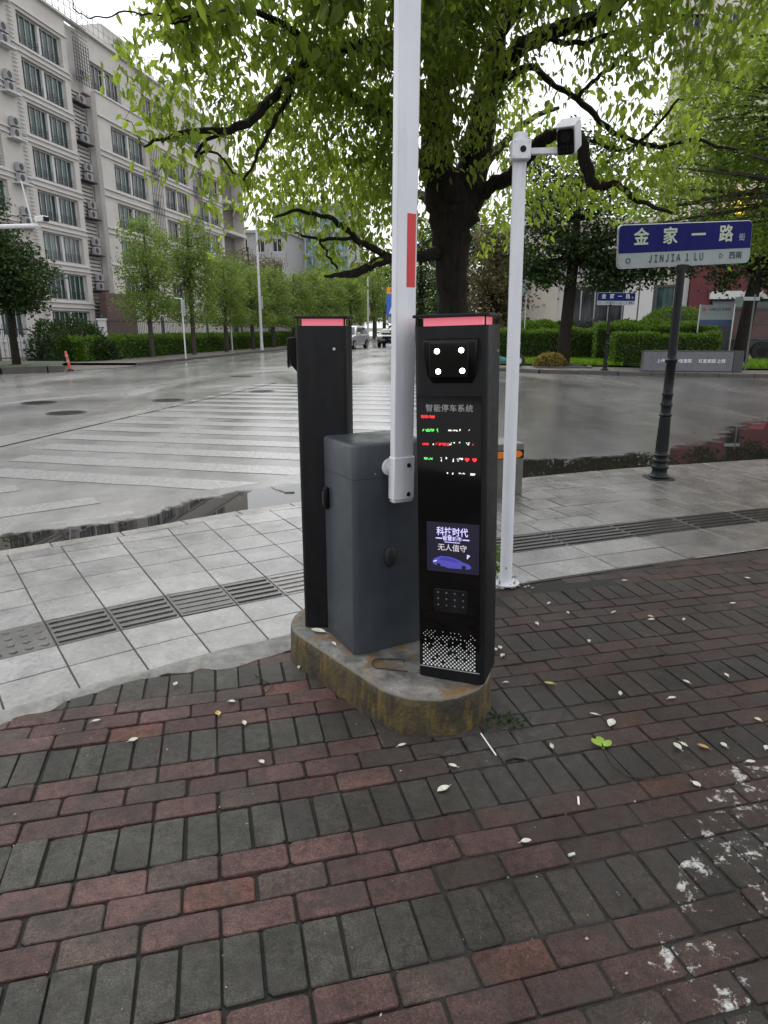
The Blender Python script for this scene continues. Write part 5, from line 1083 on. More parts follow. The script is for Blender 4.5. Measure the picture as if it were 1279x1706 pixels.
tree_thing('evergreen_tree', 'dark rounded tree at the left edge, in front of the black iron fence', (-14.2, 26.8, .05), [(0, 0, 0, .17), (0, 0, 1.2, .14), (.1, 0, 3.4, .11), (0, 0, 6.0, .05)],
    [(-.5, 0, 3.0, 1.6, 1.5, .8, 110), (.6, 0, 3.4, 1.15, 1.3, .8, 100), (-.6, 0, 4.5, 1.6, 1.5, 1.0, 130), (-1.0, 0, 5.9, 1.2, 1.2, .8, 70), (.3, 0, 2.6, 1.1, 1.1, .5, 60)], (.12, .20), 'leaf_dark', 'bark', seed=51, clump=.22, per=34, tint=(.55, .3))

# ------------------------------------------------------------------ hedges, shrubs, lawns
M['shrub_core'] = pm('shrub_inside', (.010, .018, .006), .9, var=.4, vs=9)  # near-black core: shade between the leaves put into its colour
def shrub_cloud(name, label, cat, pts, mat, leaf, n, seed, tint=(.55, .25), group=None, core=None):
    """pts(rng, n) -> positions and outward normals"""
    rng = np.random.default_rng(seed); P, Nn = pts(rng, n); s = rng.uniform(leaf[0], leaf[1], n)
    d = Nn + rng.normal(0, .6, (n, 3)); tn = np.clip(rng.normal(tint[0], tint[1], n), 0, 1)
    V, F, T = leaf_cloud(P, s, s * .55, tn, six=False, rng=rng, dirs=d); t = thing(name, label, cat, (0, 0, 0), 0, group)
    raw_mesh('foliage', V, F, M[mat], {'tint': T}, t)
    if core: core.build('shade_core', M['shrub_core'], t)
    return t
def hedge(label, a, b, wd, h, n, seed, name='hedge', mat='leaf_hedge', leaf=(.06, .11), z0=0, rough=.05):
    a, b = Vector((*a, 0)), Vector((*b, 0)); d = (b - a); L = d.length; d /= L; nn = Vector((-d.y, d.x, 0))
    def pts(rng, n):
        k = rng.random(n); face = rng.choice(3, n, p=[.56, .35, .09]); u = rng.uniform(0, L, n); v = rng.uniform(-wd / 2, wd / 2, n); z = rng.uniform(0, h, n) ** 1.0; N_ = np.zeros((n, 3))
        z = np.where(face == 0, h, z); v = np.where(face == 1, np.where(rng.random(n) < .7, -wd / 2, wd / 2), v); u = np.where(face == 2, np.where(rng.random(n) < .5, 0, L), u)
        und = .05 * np.sin(u * 2.1) + .04 * np.sin(u * 5.3 + 1); z = z + np.where(face == 0, und, 0) + rng.normal(0, rough, n); v = (np.abs(v) - np.where(face == 1, np.abs(rng.normal(.02, .07, n)), 0)) * np.sign(v) + rng.normal(0, rough * .5, n)
        N_[:, 2] = np.where(face == 0, 1, .35); N_[:, 0] = np.where(face == 1, np.sign(v) * nn.x, 0); N_[:, 1] = np.where(face == 1, np.sign(v) * nn.y, 0)
        return np.c_[a.x + d.x * u + nn.x * v, a.y + d.y * u + nn.y * v, z0 + np.maximum(z, .02)], N_
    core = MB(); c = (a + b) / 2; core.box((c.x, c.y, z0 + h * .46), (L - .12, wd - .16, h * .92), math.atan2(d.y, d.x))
    return shrub_cloud(name, label, 'hedge', pts, mat, leaf, n, seed, core=core)
def ball(label, c, r, h, n, seed, mat='leaf_hedge', leaf=(.05, .09), group=None, tint=(.5, .25)):
    def pts(rng, n):
        q = rng.normal(0, 1, (n, 3)); q[:, 2] = np.abs(q[:, 2]); q /= np.linalg.norm(q, axis=1)[:, None]; rr_ = 1 + rng.normal(0, .035, n)
        return np.c_[c[0] + q[:, 0] * r * rr_, c[1] + q[:, 1] * r * rr_, c[2] + q[:, 2] * h * rr_], q
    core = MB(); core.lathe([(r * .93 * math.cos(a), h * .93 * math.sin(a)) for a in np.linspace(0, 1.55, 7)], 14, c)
    return shrub_cloud('ball_shrub', label, 'shrub', pts, mat, leaf, n, seed, tint, group, core)
hd = (.985, -.174)
hedge('long clipped hedge with a bright top across the road, left of the far sign', (4.6, 31.6), (10.6, 30.6), 1.6, 1.15, 20000, 61, z0=.2)
hedge('dark low hedge right behind the grey stone wall', (8.8, 26.9), (12.5, 26.3), 1.2, 1.0, 13000, 62, z0=.2)
hedge('upper clipped hedge to the right of the far sign, a step above the dark one', (8.9, 29.7), (13.4, 28.9), 1.6, 1.35, 14000, 63, z0=.2)
for i, (px, py, Y, r, h, mat, lab) in enumerate([(1125, 548, 31.5, 1.75, 1.35, 'leaf_hedge', 'largest clipped ball shrub, just right of the near sign post'), (1040, 556, 31, 1.0, .8, 'leaf_hedge', 'low clipped ball shrub under the far sign board'), (1085, 558, 29.6, 1.15, .85, 'leaf_hedge', 'clipped ball shrub left of the near sign post'), (1150, 558, 29.4, .95, .75, 'leaf_hedge', 'clipped ball shrub at the right end of the upper hedge'), (980, 555, 33.5, .95, .85, 'leaf_grey', 'round grey purple shrub in front of the bank entrance'), (940, 556, 34, 1.2, .8, 'leaf_dark', 'dark green mound between the grey shrub and the tree trunk'), (875, 556, 32.5, .9, .8, 'leaf_hedge', 'light green mound beside the white pole'), (905, 555, 33, .9, .8, 'leaf_hedge', 'light green mound below the handrail')]):
    p = at(px, py, Y); ball(lab, (p.x, Y, max(.15, p.z - h * .35)), r, h, 7000, 70 + i, mat, (.07, .13))
sheet('lawn', [(3.2, 28.2), (9.0, 26.2), (9.0, 35), (2.5, 36)], .14, M['grass']); sheet('lawn', [(11.0, 24.7), (24, 22.6), (26, 34), (9.05, 35.2), (9.05, 26.2)], .142, M['grass'])
def grass(label, poly, n, seed):
    rng = np.random.default_rng(seed); P = np.array(poly); lo, hi = P.min(0), P.max(0); Q = []
    while len(Q) < n:
        q = rng.uniform(lo, hi); c = False
        for i in range(len(P)):
            a, b = P[i], P[i - 1]
            if (a[1] > q[1]) != (b[1] > q[1]) and q[0] < (b[0] - a[0]) * (q[1] - a[1]) / (b[1] - a[1]) + a[0]: c = not c
        if c: Q.append(q)
    Q = np.array(Q); s = rng.uniform(.08, .22, n); d = np.c_[rng.normal(0, .45, (n, 2)), np.ones(n)]
    V, F, T = leaf_cloud(np.c_[Q, np.full(n, .14)], s, s * .22, np.clip(rng.normal(.6, .25, n), 0, 1), six=False, rng=rng, dirs=d)
    o = raw_mesh('grass', V, F, M['leaf_grass'], {'tint': T}); o['kind'] = 'stuff'; o['label'] = label; o['category'] = 'grass'
M['leaf_grass'] = leafmat('grass_blade', (.07, .15, .012), (.21, .37, .03), (.26, .45, .03), .35)
grass('bright green lawn grass across the road, left of the far sign', [(3.4, 28.0), (9.0, 26.0), (9.0, 31), (3, 32)], 16000, 81); grass('bright green lawn grass around the forked tree, right of the stone wall', [(11.2, 24.8), (19, 23.4), (20, 29), (12.2, 29)], 16000, 82)
# left street hedges
def lp(Y, off): x, y, z = lane(Y, off); return (x, y)
hedge('long clipped hedge along the left street, in front of the apartments', lp(31, 3.6), lp(62, 2.6), 1.5, 1.0, 36000, 64, leaf=(.08, .15))
def mound(rng, n, c, r):
    q = rng.normal(0, 1, (n, 3)); q[:, 2] = np.abs(q[:, 2]); q /= np.linalg.norm(q, axis=1)[:, None]; f = 1 + .16 * np.sin(q[:, 0] * 6 + 1) * np.sin(q[:, 1] * 5) + rng.normal(0, .07, n); return np.array(c) + q * np.array(r) * f[:, None], q
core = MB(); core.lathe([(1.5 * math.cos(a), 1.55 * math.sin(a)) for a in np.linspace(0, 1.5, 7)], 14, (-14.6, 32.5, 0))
shrub_cloud('wild_shrub', 'large overgrown shrub at the left end of the long hedge, above the orange post', 'shrub', lambda rng, n: mound(rng, n, (-14.6, 32.5, 0), (1.9, 1.6, 1.7)), 'leaf_dark', (.12, .20), 5000, 66, (.35, .25), None, core)

# ------------------------------------------------------------------ far pavements and kerbs
def kerbline(name, pts, w_=.16, h=.12, z0=-.034, mat=None):
    b = MB(); rr = random.Random(len(pts)); P = [Vector((*p, 0)) for p in pts]
    for i in range(len(P) - 1):
        d = P[i + 1] - P[i]; L = d.length; d /= L; n = Vector((-d.y, d.x, 0)); k = max(1, int(L / 1.0))
        for j in range(k):
            a = P[i] + d * (L * j / k + .006); e = P[i] + d * (L * (j + 1) / k - .006); dz = rr.gauss(0, .004)
            b.prism([(a.x, a.y), (e.x, e.y), (e.x + n.x * w_, e.y + n.y * w_), (a.x + n.x * w_, a.y + n.y * w_)], z0 - .05, z0 + h + dz)
    return struct(b.build(name, mat or M['kerb_old'], bevel=.012))
RK = [(44, 14.2), (30, 17.3), (20, 20.0), (12.0, 22.4), (8, 23.6), (5.6, 24.7), (4.0, 26.2), (2.7, 29.5), (2.6, 34), (6.6, 62), (14, 105)]
kerbline('far_kerb', RK, .16, .13)
sheet('far_pavement', RK + [(30, 105), (44, 40)], .085, M['farpave'])
LK = [(-4.0, 70), (-9.9, 33.7), (-11.4, 29.4), (-12.6, 28.0)]
kerbline('left_kerb', [(4.0, 118), (-4.0, 70), (-9.9, 33.7), (-10.6, 29.6)][::1], .16, .13)
sheet('left_pavement', [(4.0, 118), (-9.9, 33.7), (-10.6, 29.6), (-26, 29.6), (-20, 118)][::-1], .075, M['farpave'])
kerbline('planter_kerb', [(-10.9 - .9, 25.4), (-12.2, 25.0), (-13.4, 24.2), (-22, 21.5)], .2, .24); sheet('planter_bed', [(-11.9, 25.5), (-12.2, 25.1), (-13.4, 24.3), (-22, 21.6), (-24, 30), (-13.5, 29.4)][::-1], .16, M['earth'])
sheet('driveway', [(-9.9, 31.9), (-10.7, 27.6), (-11.8, 25.7), (-13.4, 29.4), (-14, 33)][::-1], -.02, M['farpave'])

# ------------------------------------------------------------------ manhole covers
def manhole(label, px, py, r, ry=None):
    p = gnd(px, py, -.034); t = thing('manhole_cover', label, 'manhole cover', tuple(p), .3, 'manhole covers in the wet road')
    b = MB(); b.lathe([(r, -.01), (r, .006), (r * .9, .007), (r * .9, .004)], 28); b.build('rim', M['iron'], t)
    c = MB(); c.lathe([(r * .885, -.01), (r * .885, .004), (r * .87, .0055)], 28)
    for k in range(-4, 5):
        L = math.sqrt(max(0, (r * .8) ** 2 - (k * r * .19) ** 2)); c.box((0, k * r * .19, .0065), (2 * L, r * .08, .005))
    c.build('cover', M['iron'], t)
for a in [('nearest left manhole cover, beside the dark joint in the road', 110, 688, .36), ('manhole cover nearer the left picture edge than the others', 65, 671, .36), ('manhole cover just before the far corner of the crossing', 280, 667, .36), ('small far manhole cover in the middle of the street', 402, 627, .40), ('flat manhole cover at the far left corner of the crossing', 436, 652, .34)]: manhole(*a)

# ------------------------------------------------------------------ granite name wall, notice board, small signs
def stone_wall():
    c = Vector((10.4, 23.45, .085)); t = thing('stone_sign_wall', 'low grey granite wall with white lettering, across the road', 'sign wall', tuple(c), R(-9))
    g = pm('grey_granite', (.115, .12, .135), .3, var=.15, vs=5, bs=.1, bscale=160); gd = pm('dark_granite', (.035, .04, .042), .3, var=.2)
    b = MB(); b.box((-.18, 0, .36), (2.85, .42, .64)); b.build('slab', g, t, bevel=.006)
    e = MB(); e.box((1.40, 0, .35), (.30, .46, .70)); e.build('end_block', gd, t, bevel=.006)
    k = MB(); k.box((-.18, 0, .02), (2.9, .46, .04)); k.build('foot', gd, t); k2 = MB(); k2.box((-.18, 0, .69), (2.86, .45, .02)); k2.build('cap', gd, t)
    text_obj('wall_lettering', '上海公馆 中信里院', .135, M['print_white'], frameM((-.62, -.213, .36), (1, 0, 0), (0, 0, 1)), t, .001, .002)
    text_obj('wall_lettering', '红星家园 之西', .135, M['print_white'], frameM((.58, -.213, .36), (1, 0, 0), (0, 0, 1)), t, .001, .002)
stone_wall()
def notice_board():
    p = at(1185, 590, 27.0); t = thing('notice_board', 'white notice board with a blue lower band on two grey posts', 'notice board', (p.x, 27.0, .14), R(-8))
    for x in (-.62, .62): b = MB(); b.tube([(x, 0, 0), (x, 0, 2.25)], .03, 8); b.build('post', M['steel'], t)
    b = MB(); b.box((0, 0, 1.85), (1.20, .05, .76)); bd = b.build('board', M['signwhite'], t, bevel=.008)
    l = MB(); l.box((0, -.028, 1.58), (1.18, .006, .20)); l.build('blue_band', pm('faded_blue', (.03, .07, .15), .5), bd)
    text_obj('notice_lettering', '文明社区宣传栏', .115, M['ink'], frameM((.1, -.028, 2.05), (1, 0, 0), (0, 0, 1)), bd, .001, .002)
    text_obj('notice_lettering', '共建美好家园', .085, M['grey_text'], frameM((.05, -.028, 1.85), (1, 0, 0), (0, 0, 1)), bd, 0, .002)
    r = MB(); r.disc((-.47, -.026, 2.06), .055, (0, -1, 0), .004, 16); r.build('red_seal', M['red_ink'], bd)
notice_board()
M['dull'] = pm('dull_grey_metal', (.10, .10, .10), .6)
def pink_trailer():
    p = at(1262, 600, 29.5); t = thing('billboard_trailer', 'low brownish pink panel on a dark frame with a round wheel, at the right edge', 'trailer', (p.x + .3, 29.5, .14), R(-10))
    pk = pm('brownish_pink_panel', (.13, .075, .072), .6, var=.2, vs=1.5); b = MB(); b.box((0, 0, 1.55), (2.9, .3, 1.15)); pnl = b.build('panel', pk, t, bevel=.02)
    r = MB(); r.box((0, 0, 2.17), (3.0, .36, .10)); r.box((0, 0, .95), (3.0, .36, .06)); r.box((0, -.155, 1.55), (2.8, .02, .05)); r.build('rail', M['dull'], t)
    f = MB(); f.box((-.0, 0, .62), (2.7, .28, .5)); f.build('under_frame', M['frame_dark'], t)
    w_ = MB(); w_.tube([(-.25, -.36, .42), (-.25, -.16, .42)], .42, 22); ty = w_.build('wheel', M['rubber'], t); h = MB(); h.tube([(-.25, -.37, .42), (-.25, -.35, .42)], .2, 18); h.build('rim', M['iron'], ty)
    for x in (-1.2, 1.2): g = MB(); g.tube([(x, 0, 0), (x, 0, .4)], .05, 8); g.build('support', M['frame_dark'], t)
    w2 = MB(); w2.box((-1.35, -.16, 2.42), (.36, .03, .40)); w2.build('white_plate', M['signwhite'], t)
pink_trailer()
def thin_post(label, px, py, Y, h, cat='post', r=.03, name='sign_post', plate=None, mat='steel', z0=.08):
    p = at(px, py, Y); t = thing(name, label, cat, (p.x, Y, z0)); b = MB(); b.tube([(0, 0, 0), (0, 0, h)], r, 8); b.build('pole', M[mat], t)
    if plate: plate(t)
    return t
def pl_box(c, d, mat, nm='plate'):
    def f(t): b = MB(); b.box(c, d); b.build(nm, M[mat], t, bevel=.006)
    return f
thin_post('thin grey post leaning at the right edge, in front of the pink panel', 1243, 600, 24.2, 2.55, mat='dull', plate=pl_box((-.1, 0, 2.4), (.55, .04, .12), 'signwhite'))
def speed(t):
    b = MB(); b.box((0, -.03, 3.0), (.40, .03, .26)); p = b.build('plate', M['signwhite'], t); text_obj('plate_lettering', 'P', .2, M['ink'], frameM((0, -.046, 3.0), (1, 0, 0), (0, 0, 1)), p, .003, .002)
    b2 = MB(); b2.box((0, -.03, 3.3), (.40, .03, .26)); b2.build('plate', M['signwhite'], t)
thin_post('small white plates on a post, just right of the white camera pole', 873, 560, 31, 3.5, plate=speed)
def two_arms(t):
    b = MB(); b.tube([(0, 0, 2.75), (-.35, 0, 2.8)], .02, 6); b.build('bracket', M['white_dirty'], t); c = MB(); c.box((.08, -.03, 2.35), (.13, .03, .75)); c.build('plate', M['signwhite'], t, bevel=.005)
thin_post('thin white sign post with a narrow plate, standing in the long hedge', 309, 590, 33.5, 2.8, r=.035, mat='white_dirty', plate=two_arms)
def ball_lamp(t):
    b = MB(); b.lathe([(.02, 0), (.10, .03), (.11, .10), (.07, .17), (.01, .19)], 14, (0, 0, 2.1)); b.build('lamp_head', M['signwhite'], t, smooth=True)
thin_post('short white garden post with a small round head by the long hedge', 387, 585, 45, 2.15, cat='lamp post', name='garden_lamp', r=.05, mat='white_dirty', plate=ball_lamp)
def street_lamp(label, px, py, Y, h, r):
    p = at(px, py, Y); t = thing('street_lamp', label, 'street lamp', (p.x, Y, .08)); b = MB(); b.tube([(0, 0, 0), (0, 0, .5), (0, 0, h)], [r * 1.3, r, r * .6], 10); b.build('pole', M['white_dirty'], t)
    a = MB(); a.tube([(0, 0, h - .1), (.5, -.1, h + .25), (1.3, -.25, h + .4)], r * .45, 6); ar = a.build('arm', M['white_dirty'], t); l = MB(); l.prism(rounded_rect(.7, .26, .08, 3), -.05, .05, M=Matrix.Translation((1.5, -.28, h + .42))); l.build('lamp_head', M['ac'], ar)
    b2 = MB(); b2.box((.14, 0, 3.0), (.12, .1, .8)); b2.build('cable_box', M['ac'], t)
street_lamp('tall pale street lamp post on the left kerb, above the hedge end', 436, 580, 46, 9.0, .095); street_lamp('far street lamp post rising beside the white car', 613, 572, 72, 9.0, .10)
def traffic_sign():
    p = at(652, 540, 36); t = thing('traffic_sign', 'blue traffic sign with a white arrow under an orange plate, half behind the arm', 'traffic sign', (p.x + .12, 36, .08)); b = MB(); b.tube([(0.1, .05, 0), (.1, .05, 3.6)], .045, 8); b.build('pole', M['steel'], t)
    bb = MB(); bb.box((0, 0, 2.55), (.75, .03, 1.05)); bo = bb.build('blue_panel', pm('bright_sign_blue', (.03, .12, .52), .4), t)
    o = MB(); o.box((0, 0, 3.25), (.75, .03, .32)); oo = o.build('orange_panel', pm('orange_panel', (.75, .30, .02), .4), t); text_obj('panel_lettering', '施工', .2, M['ink'], frameM((0, -.018, 3.25), (1, 0, 0), (0, 0, 1)), oo, .002, .001)
    a = MB(); a.prism([(-.24, -.42), (.24, -.42), (0, .36)], 0, .006, M=frameM((0, -.016, 2.55), (1, 0, 0), (0, 0, 1))); a.build('white_triangle', M['print_white'], bo)
    f = MB()
    for q in ([(-.04, -.30), (.04, -.30), (.05, -.02), (-.05, -.02)], [(-.12, -.36), (-.05, -.38), (.02, -.2), (-.04, -.18)], [(.05, -.38), (.12, -.36), (.04, -.18), (-.02, -.2)]): f.prism(q, .007, .011, M=frameM((0, -.016, 2.55), (1, 0, 0), (0, 0, 1)))
    f.disc((0, -.024, 2.62), .05, (0, -1, 0), .004, 10); f.build('walking_figure', M['ink'], bo)
    w_ = MB(); w_.box((0, 0, 1.82), (.6, .03, .32)); w_.build('white_plate', M['signwhite'], t)
traffic_sign()
def gantry():
    p = at(-40, 600, 20.5); t = thing('camera_gantry', 'white horizontal pipe reaching in from the left edge with a small camera on its end', 'camera mast', (p.x - .6, 20.5, .1)); q = at(66, 376, 20.5); z = q.z - .1; xe = q.x - t.location.x
    b = MB(); b.tube([(0, 0, 0), (0, 0, z + .5)], [.12, .09], 12); b.build('pole', M['white_dirty'], t); a = MB(); a.tube([(0, 0, z - .06), (xe, 0, z)], .062, 10); ar = a.build('arm', M['white_dirty'], t)
    s = MB(); s.tube([(xe - .20, 0, z), (xe - .36, 0, z + 1.15)], .022, 6); s.build('antenna', M['white_dirty'], ar)
    c = MB(); c.box((xe + .10, -.06, z + .16), (.36, .2, .16), -.5); cm = c.build('camera', M['white_dirty'], ar, bevel=.02); l = MB(); l.box((xe + .27, -.16, z + .15), (.05, .15, .11), -.5); l.build('camera_front', M['matte_black'], cm)
gantry()
def warning_post():
    p = gnd(117, 617); t = thing('warning_post', 'orange red flexible warning post with pale bands, leaning at the left kerb', 'warning post', (p.x, p.y, 0)); M['orange'] = pm('orange_plastic', (.55, .07, .03), .45, var=.1)
    d = Vector((-.15, 0, 1)); b = MB(); b.lathe([(.12, 0), (.12, .03), (.06, .05)], 14); b.build('base', M['rubber'], t); c = MB(); c.tube([Vector((0, 0, .05)), d * .66], [.052, .045], 12); po = c.build('post', M['orange'], t)
    for k in (.30, .50): w_ = MB(); w_.tube([d * k, d * (k + .07)], .0535, 12); w_.build('pale_band', M['signwhite'], po)
    ft = MB(); ft.tube([d * .66, d * .70], [.045, .02], 10); ft.build('tip', M['orange'], po)
warning_post()
def iron_fence(label, a, b, h, step=.16, post=3.0, mat='frame_dark', name='iron_fence', pier=None):
    a, b = Vector((*a, 0)), Vector((*b, 0)); d = b - a; L = d.length; d /= L; t = thing(name, label, 'fence', tuple(a), math.atan2(d.y, d.x)); f = MB(); n = int(L / step)
    for k in range(n): f.tube([(k * step, 0, .1), (k * step, 0, h)], .014, 4)
    for z in (.25, h - .25): f.box((L / 2, 0, z), (L, .04, .05))
    f.build('railing', M[mat], t); k = 0.0
    while k <= L: p = MB(); p.box((k, 0, (h + .1) / 2), (.12 if not pier else .22, .12 if not pier else .22, h + .1)); p.build('post', M[mat if not pier else pier], t); k += post
    return t
iron_fence('black iron fence behind the dark rounded tree at the left edge', (-22, 27.4), (-15.4, 30.6), 1.7)
iron_fence('dark iron fence with pale posts behind the long hedge', lp(37, 5.4), lp(75, 4.6), 2.1, .2, 6.4)
def low_sign():
    t = thing('picket_board', 'row of white pickets with rails behind the black iron fence', 'fence', (-19.5, 30.2, .1), R(22)); b = MB()
    for k in range(16): b.box((k * .26, 0, .62), (.12, .04, 1.0))
    b.box((1.95, .04, .95), (4.2, .04, .10)); b.box((1.95, .04, .35), (4.2, .04, .10)); b.build('pickets', M['trimw'], t)
low_sign()
pt = at(172, 560, 33); pb = MB(); pb.prism(rounded_rect(.32, .32, .04, 2), 0, 1.75); pb.prism(rounded_rect(.40, .40, .04, 2), 1.754, 1.84); tag(pb.build('gate_pier', M['trimw'], None), 'single pale square pier standing above the left end of the long hedge', 'pier').location = (pt.x, 33, .1)
def tree_pit(label, c, rz):
    t = thing('tree_pit', label, 'tree pit', (*c, .09), rz); s = .95
    for (x, y, a, b) in ((0, -s, 2 * s + .12, .12), (0, s, 2 * s + .12, .12), (-s, 0, .12, 2 * s - .12), (s, 0, .12, 2 * s - .12)): k = MB(); k.box((x, y, .02), (a, b, .07)); k.build('edge_stone', M['kerb_old'], t, bevel=.008)
    e = MB(); e.lathe([(.86, .0), (.7, .06), (.4, .12), (.05, .15)], 18); e.build('soil', M['joint'], t, smooth=True)
tree_pit('square stone edged tree pit around the trunk behind the white pole', (6.85, 26.6), R(-10))
ball('ochre grass tuft growing in the tree pit behind the white pole', (6.3, 26.3, .12), .55, .42, 900, 91, 'leaf_yellow', (.08, .16))

# ------------------------------------------------------------------ cars and scooter
def car(label, loc, rz, paint, suv=True, cat='car'):
    t = thing('parked_car', label, cat, loc, rz, None); L, W, H = 4.6, 1.84, 1.68 if suv else 1.46
    prof = [(-2.28, .42), (-2.30, .62), (-2.22, .86), (-1.2, 1.02), (-1.0, 1.04), (2.05, 1.08), (2.26, .96), (2.30, .6), (2.26, .36), (1.95, .30), (-1.95, .30)]
    def loft(poly, ws, mat, name, bev=.05):
        b = MB(); n = len(poly); vs = []
        for s in (-1, 1): vs += [(s * w_, x, z) for (x, z), w_ in zip(poly, ws)]
        b.add(vs, [tuple(range(n)), tuple(range(2 * n - 1, n - 1, -1))] + [(i, n + i, n + (i + 1) % n, (i + 1) % n) for i in range(n)]); return b.build(name, mat, t, bevel=bev, seg=2)
    loft(prof, [W / 2 * (.93 if abs(x) > 2.1 else 1) for x, z in prof], paint, 'body')
    cab = [(-1.12, 1.03), (-.42, H - .06), (-.1, H), (1.35, H - .02), (1.95, H - .28), (2.12, 1.07)]; cb = loft(cab, [W / 2 * .96, W / 2 * .78, W / 2 * .76, W / 2 * .76, W / 2 * .80, W / 2 * .94], paint, 'cabin', .04)
    ws = MB(); ws.add([(-.80, -1.09, 1.10), (.80, -1.09, 1.10), (.64, -.50, H - .12), (-.64, -.50, H - .12)], [(0, 1, 2, 3)]); ws.v = [(x, y - .035, z + .03) for x, y, z in ws.v]; ws.build('windscreen', M['gloss'], t)
    for s in (-1, 1):
        sw = MB(); sw.add([(s * .905, -.78, 1.12), (s * .905, 1.85, 1.15), (s * .775, 1.30, H - .13), (s * .765, -.28, H - .13)], [(0, 1, 2, 3) if s > 0 else (3, 2, 1, 0)]); sw.build('side_window', M['gloss'], t)
        hl = MB(); hl.box((s * .68, -2.24, .84), (.42, .10, .13)); hl.build('headlight', M['steel'], t, bevel=.02)
        fl = MB(); fl.box((s * .70, -2.27, .52), (.22, .08, .10)); fl.build('fog_lamp', M['matte_black'], t, bevel=.02)
        mi = MB(); mi.box((s * 1.0, -.70, 1.14), (.2, .1, .13)); mi.build('mirror', paint, t, bevel=.03)
        for y in (-1.40, 1.40):
            w_ = MB(); w_.tube([(s * .70, y, .34), (s * .935, y, .34)], .34, 20); wo_ = w_.build('wheel', M['rubber'], t, bevel=.02); r = MB(); r.tube([(s * .93, y, .34), (s * .945, y, .34)], .22, 16); r.build('rim', M['steel'], wo_)
    g = MB(); g.box((0, -2.27, .78), (.86, .08, .22)); g.build('grille', M['matte_black'], t, bevel=.02); lo = MB(); lo.box((0, -2.27, .46), (1.0, .07, .14)); lo.build('air_intake', M['matte_black'], t, bevel=.02)
    npl = MB(); npl.box((0, -2.315, .60), (.44, .012, .14)); npl.build('number_plate', M['blue'], t); return t
car('white sport utility car facing us at the far end of the street', (at(582, 575, 53).x, 53, -.034), R(-17), pm('white_car_paint', (.62, .63, .65), .2, var=.02, coat=.5))
car('dark grey car facing us beyond the white one, half behind the arm', (at(652, 573, 58).x, 58, -.034), R(-8), pm('dark_car_paint', (.05, .055, .06), .2, var=.05, coat=.5), False)
def scooter():
    p = at(836, 615, 26.4); t = thing('motor_scooter', 'teal blue motor scooter parked across the road between kiosk and white pole', 'scooter', (p.x, 26.4, .085), R(68)); teal = pm('teal_paint', (.02, .16, .22), .25, var=.1)
    for y in (-.62, .62): w_ = MB(); w_.tube([(-.05, y, .24), (.05, y, .24)], .24, 18); ty = w_.build('wheel', M['rubber'], t, bevel=.02); r = MB(); r.tube([(-.055, y, .24), (.055, y, .24)], .13, 14); r.build('rim', M['steel'], ty)
    b = MB(); b.prism([(.15, .30), (.80, .42), (.92, .62), (.75, .74), (.25, .70), (.12, .40), (-.25, .28), (-.28, .20), (.1, .18)], -.14, .14, M=Matrix(((0, 0, 1, 0), (1, 0, 0, 0), (0, 1, 0, 0), (0, 0, 0, 1)))); b.build('body', teal, t, bevel=.04)
    s = MB(); s.prism([(.18, .72), (.85, .76), (.80, .84), (.25, .82)], -.13, .13, M=Matrix(((0, 0, 1, 0), (1, 0, 0, 0), (0, 1, 0, 0), (0, 0, 0, 1)))); s.build('seat', M['rubber'], t, bevel=.03)
    f = MB(); f.prism([(-.28, .22), (-.42, .85), (-.50, .98), (-.58, .92), (-.48, .50), (-.40, .20)], -.17, .17, M=Matrix(((0, 0, 1, 0), (1, 0, 0, 0), (0, 1, 0, 0), (0, 0, 0, 1)))); f.build('front_shield', teal, t, bevel=.03)
    h = MB(); h.tube([(-.32, -.40, 1.02), (-.12, -.48, 1.03), (.12, -.48, 1.03), (.32, -.40, 1.02)], .018, 6); h.tube([(0, -.62, .25), (0, -.48, 1.03)], .03, 8); h.build('handlebar', M['iron'], t); l = MB(); l.lathe([(.02, -.07), (.07, -.05), (.09, 0), (.07, .05)], 12, (0, -.58, .88)); l.build('headlight', M['signwhite'], t)
    for x in (-.26, .26): m = MB(); m.tube([(x, -.42, 1.02), (x * 1.15, -.44, 1.17)], .008, 5); m.disc((x * 1.15, -.44, 1.2), .05, (0, 1, .2), .012, 10); m.build('mirror', M['iron'], t)
    ca = MB(); ca.box((0, .95, .88), (.32, .30, .28)); ca.build('luggage_box', M['white_dirty'], t, bevel=.03)
scooter()

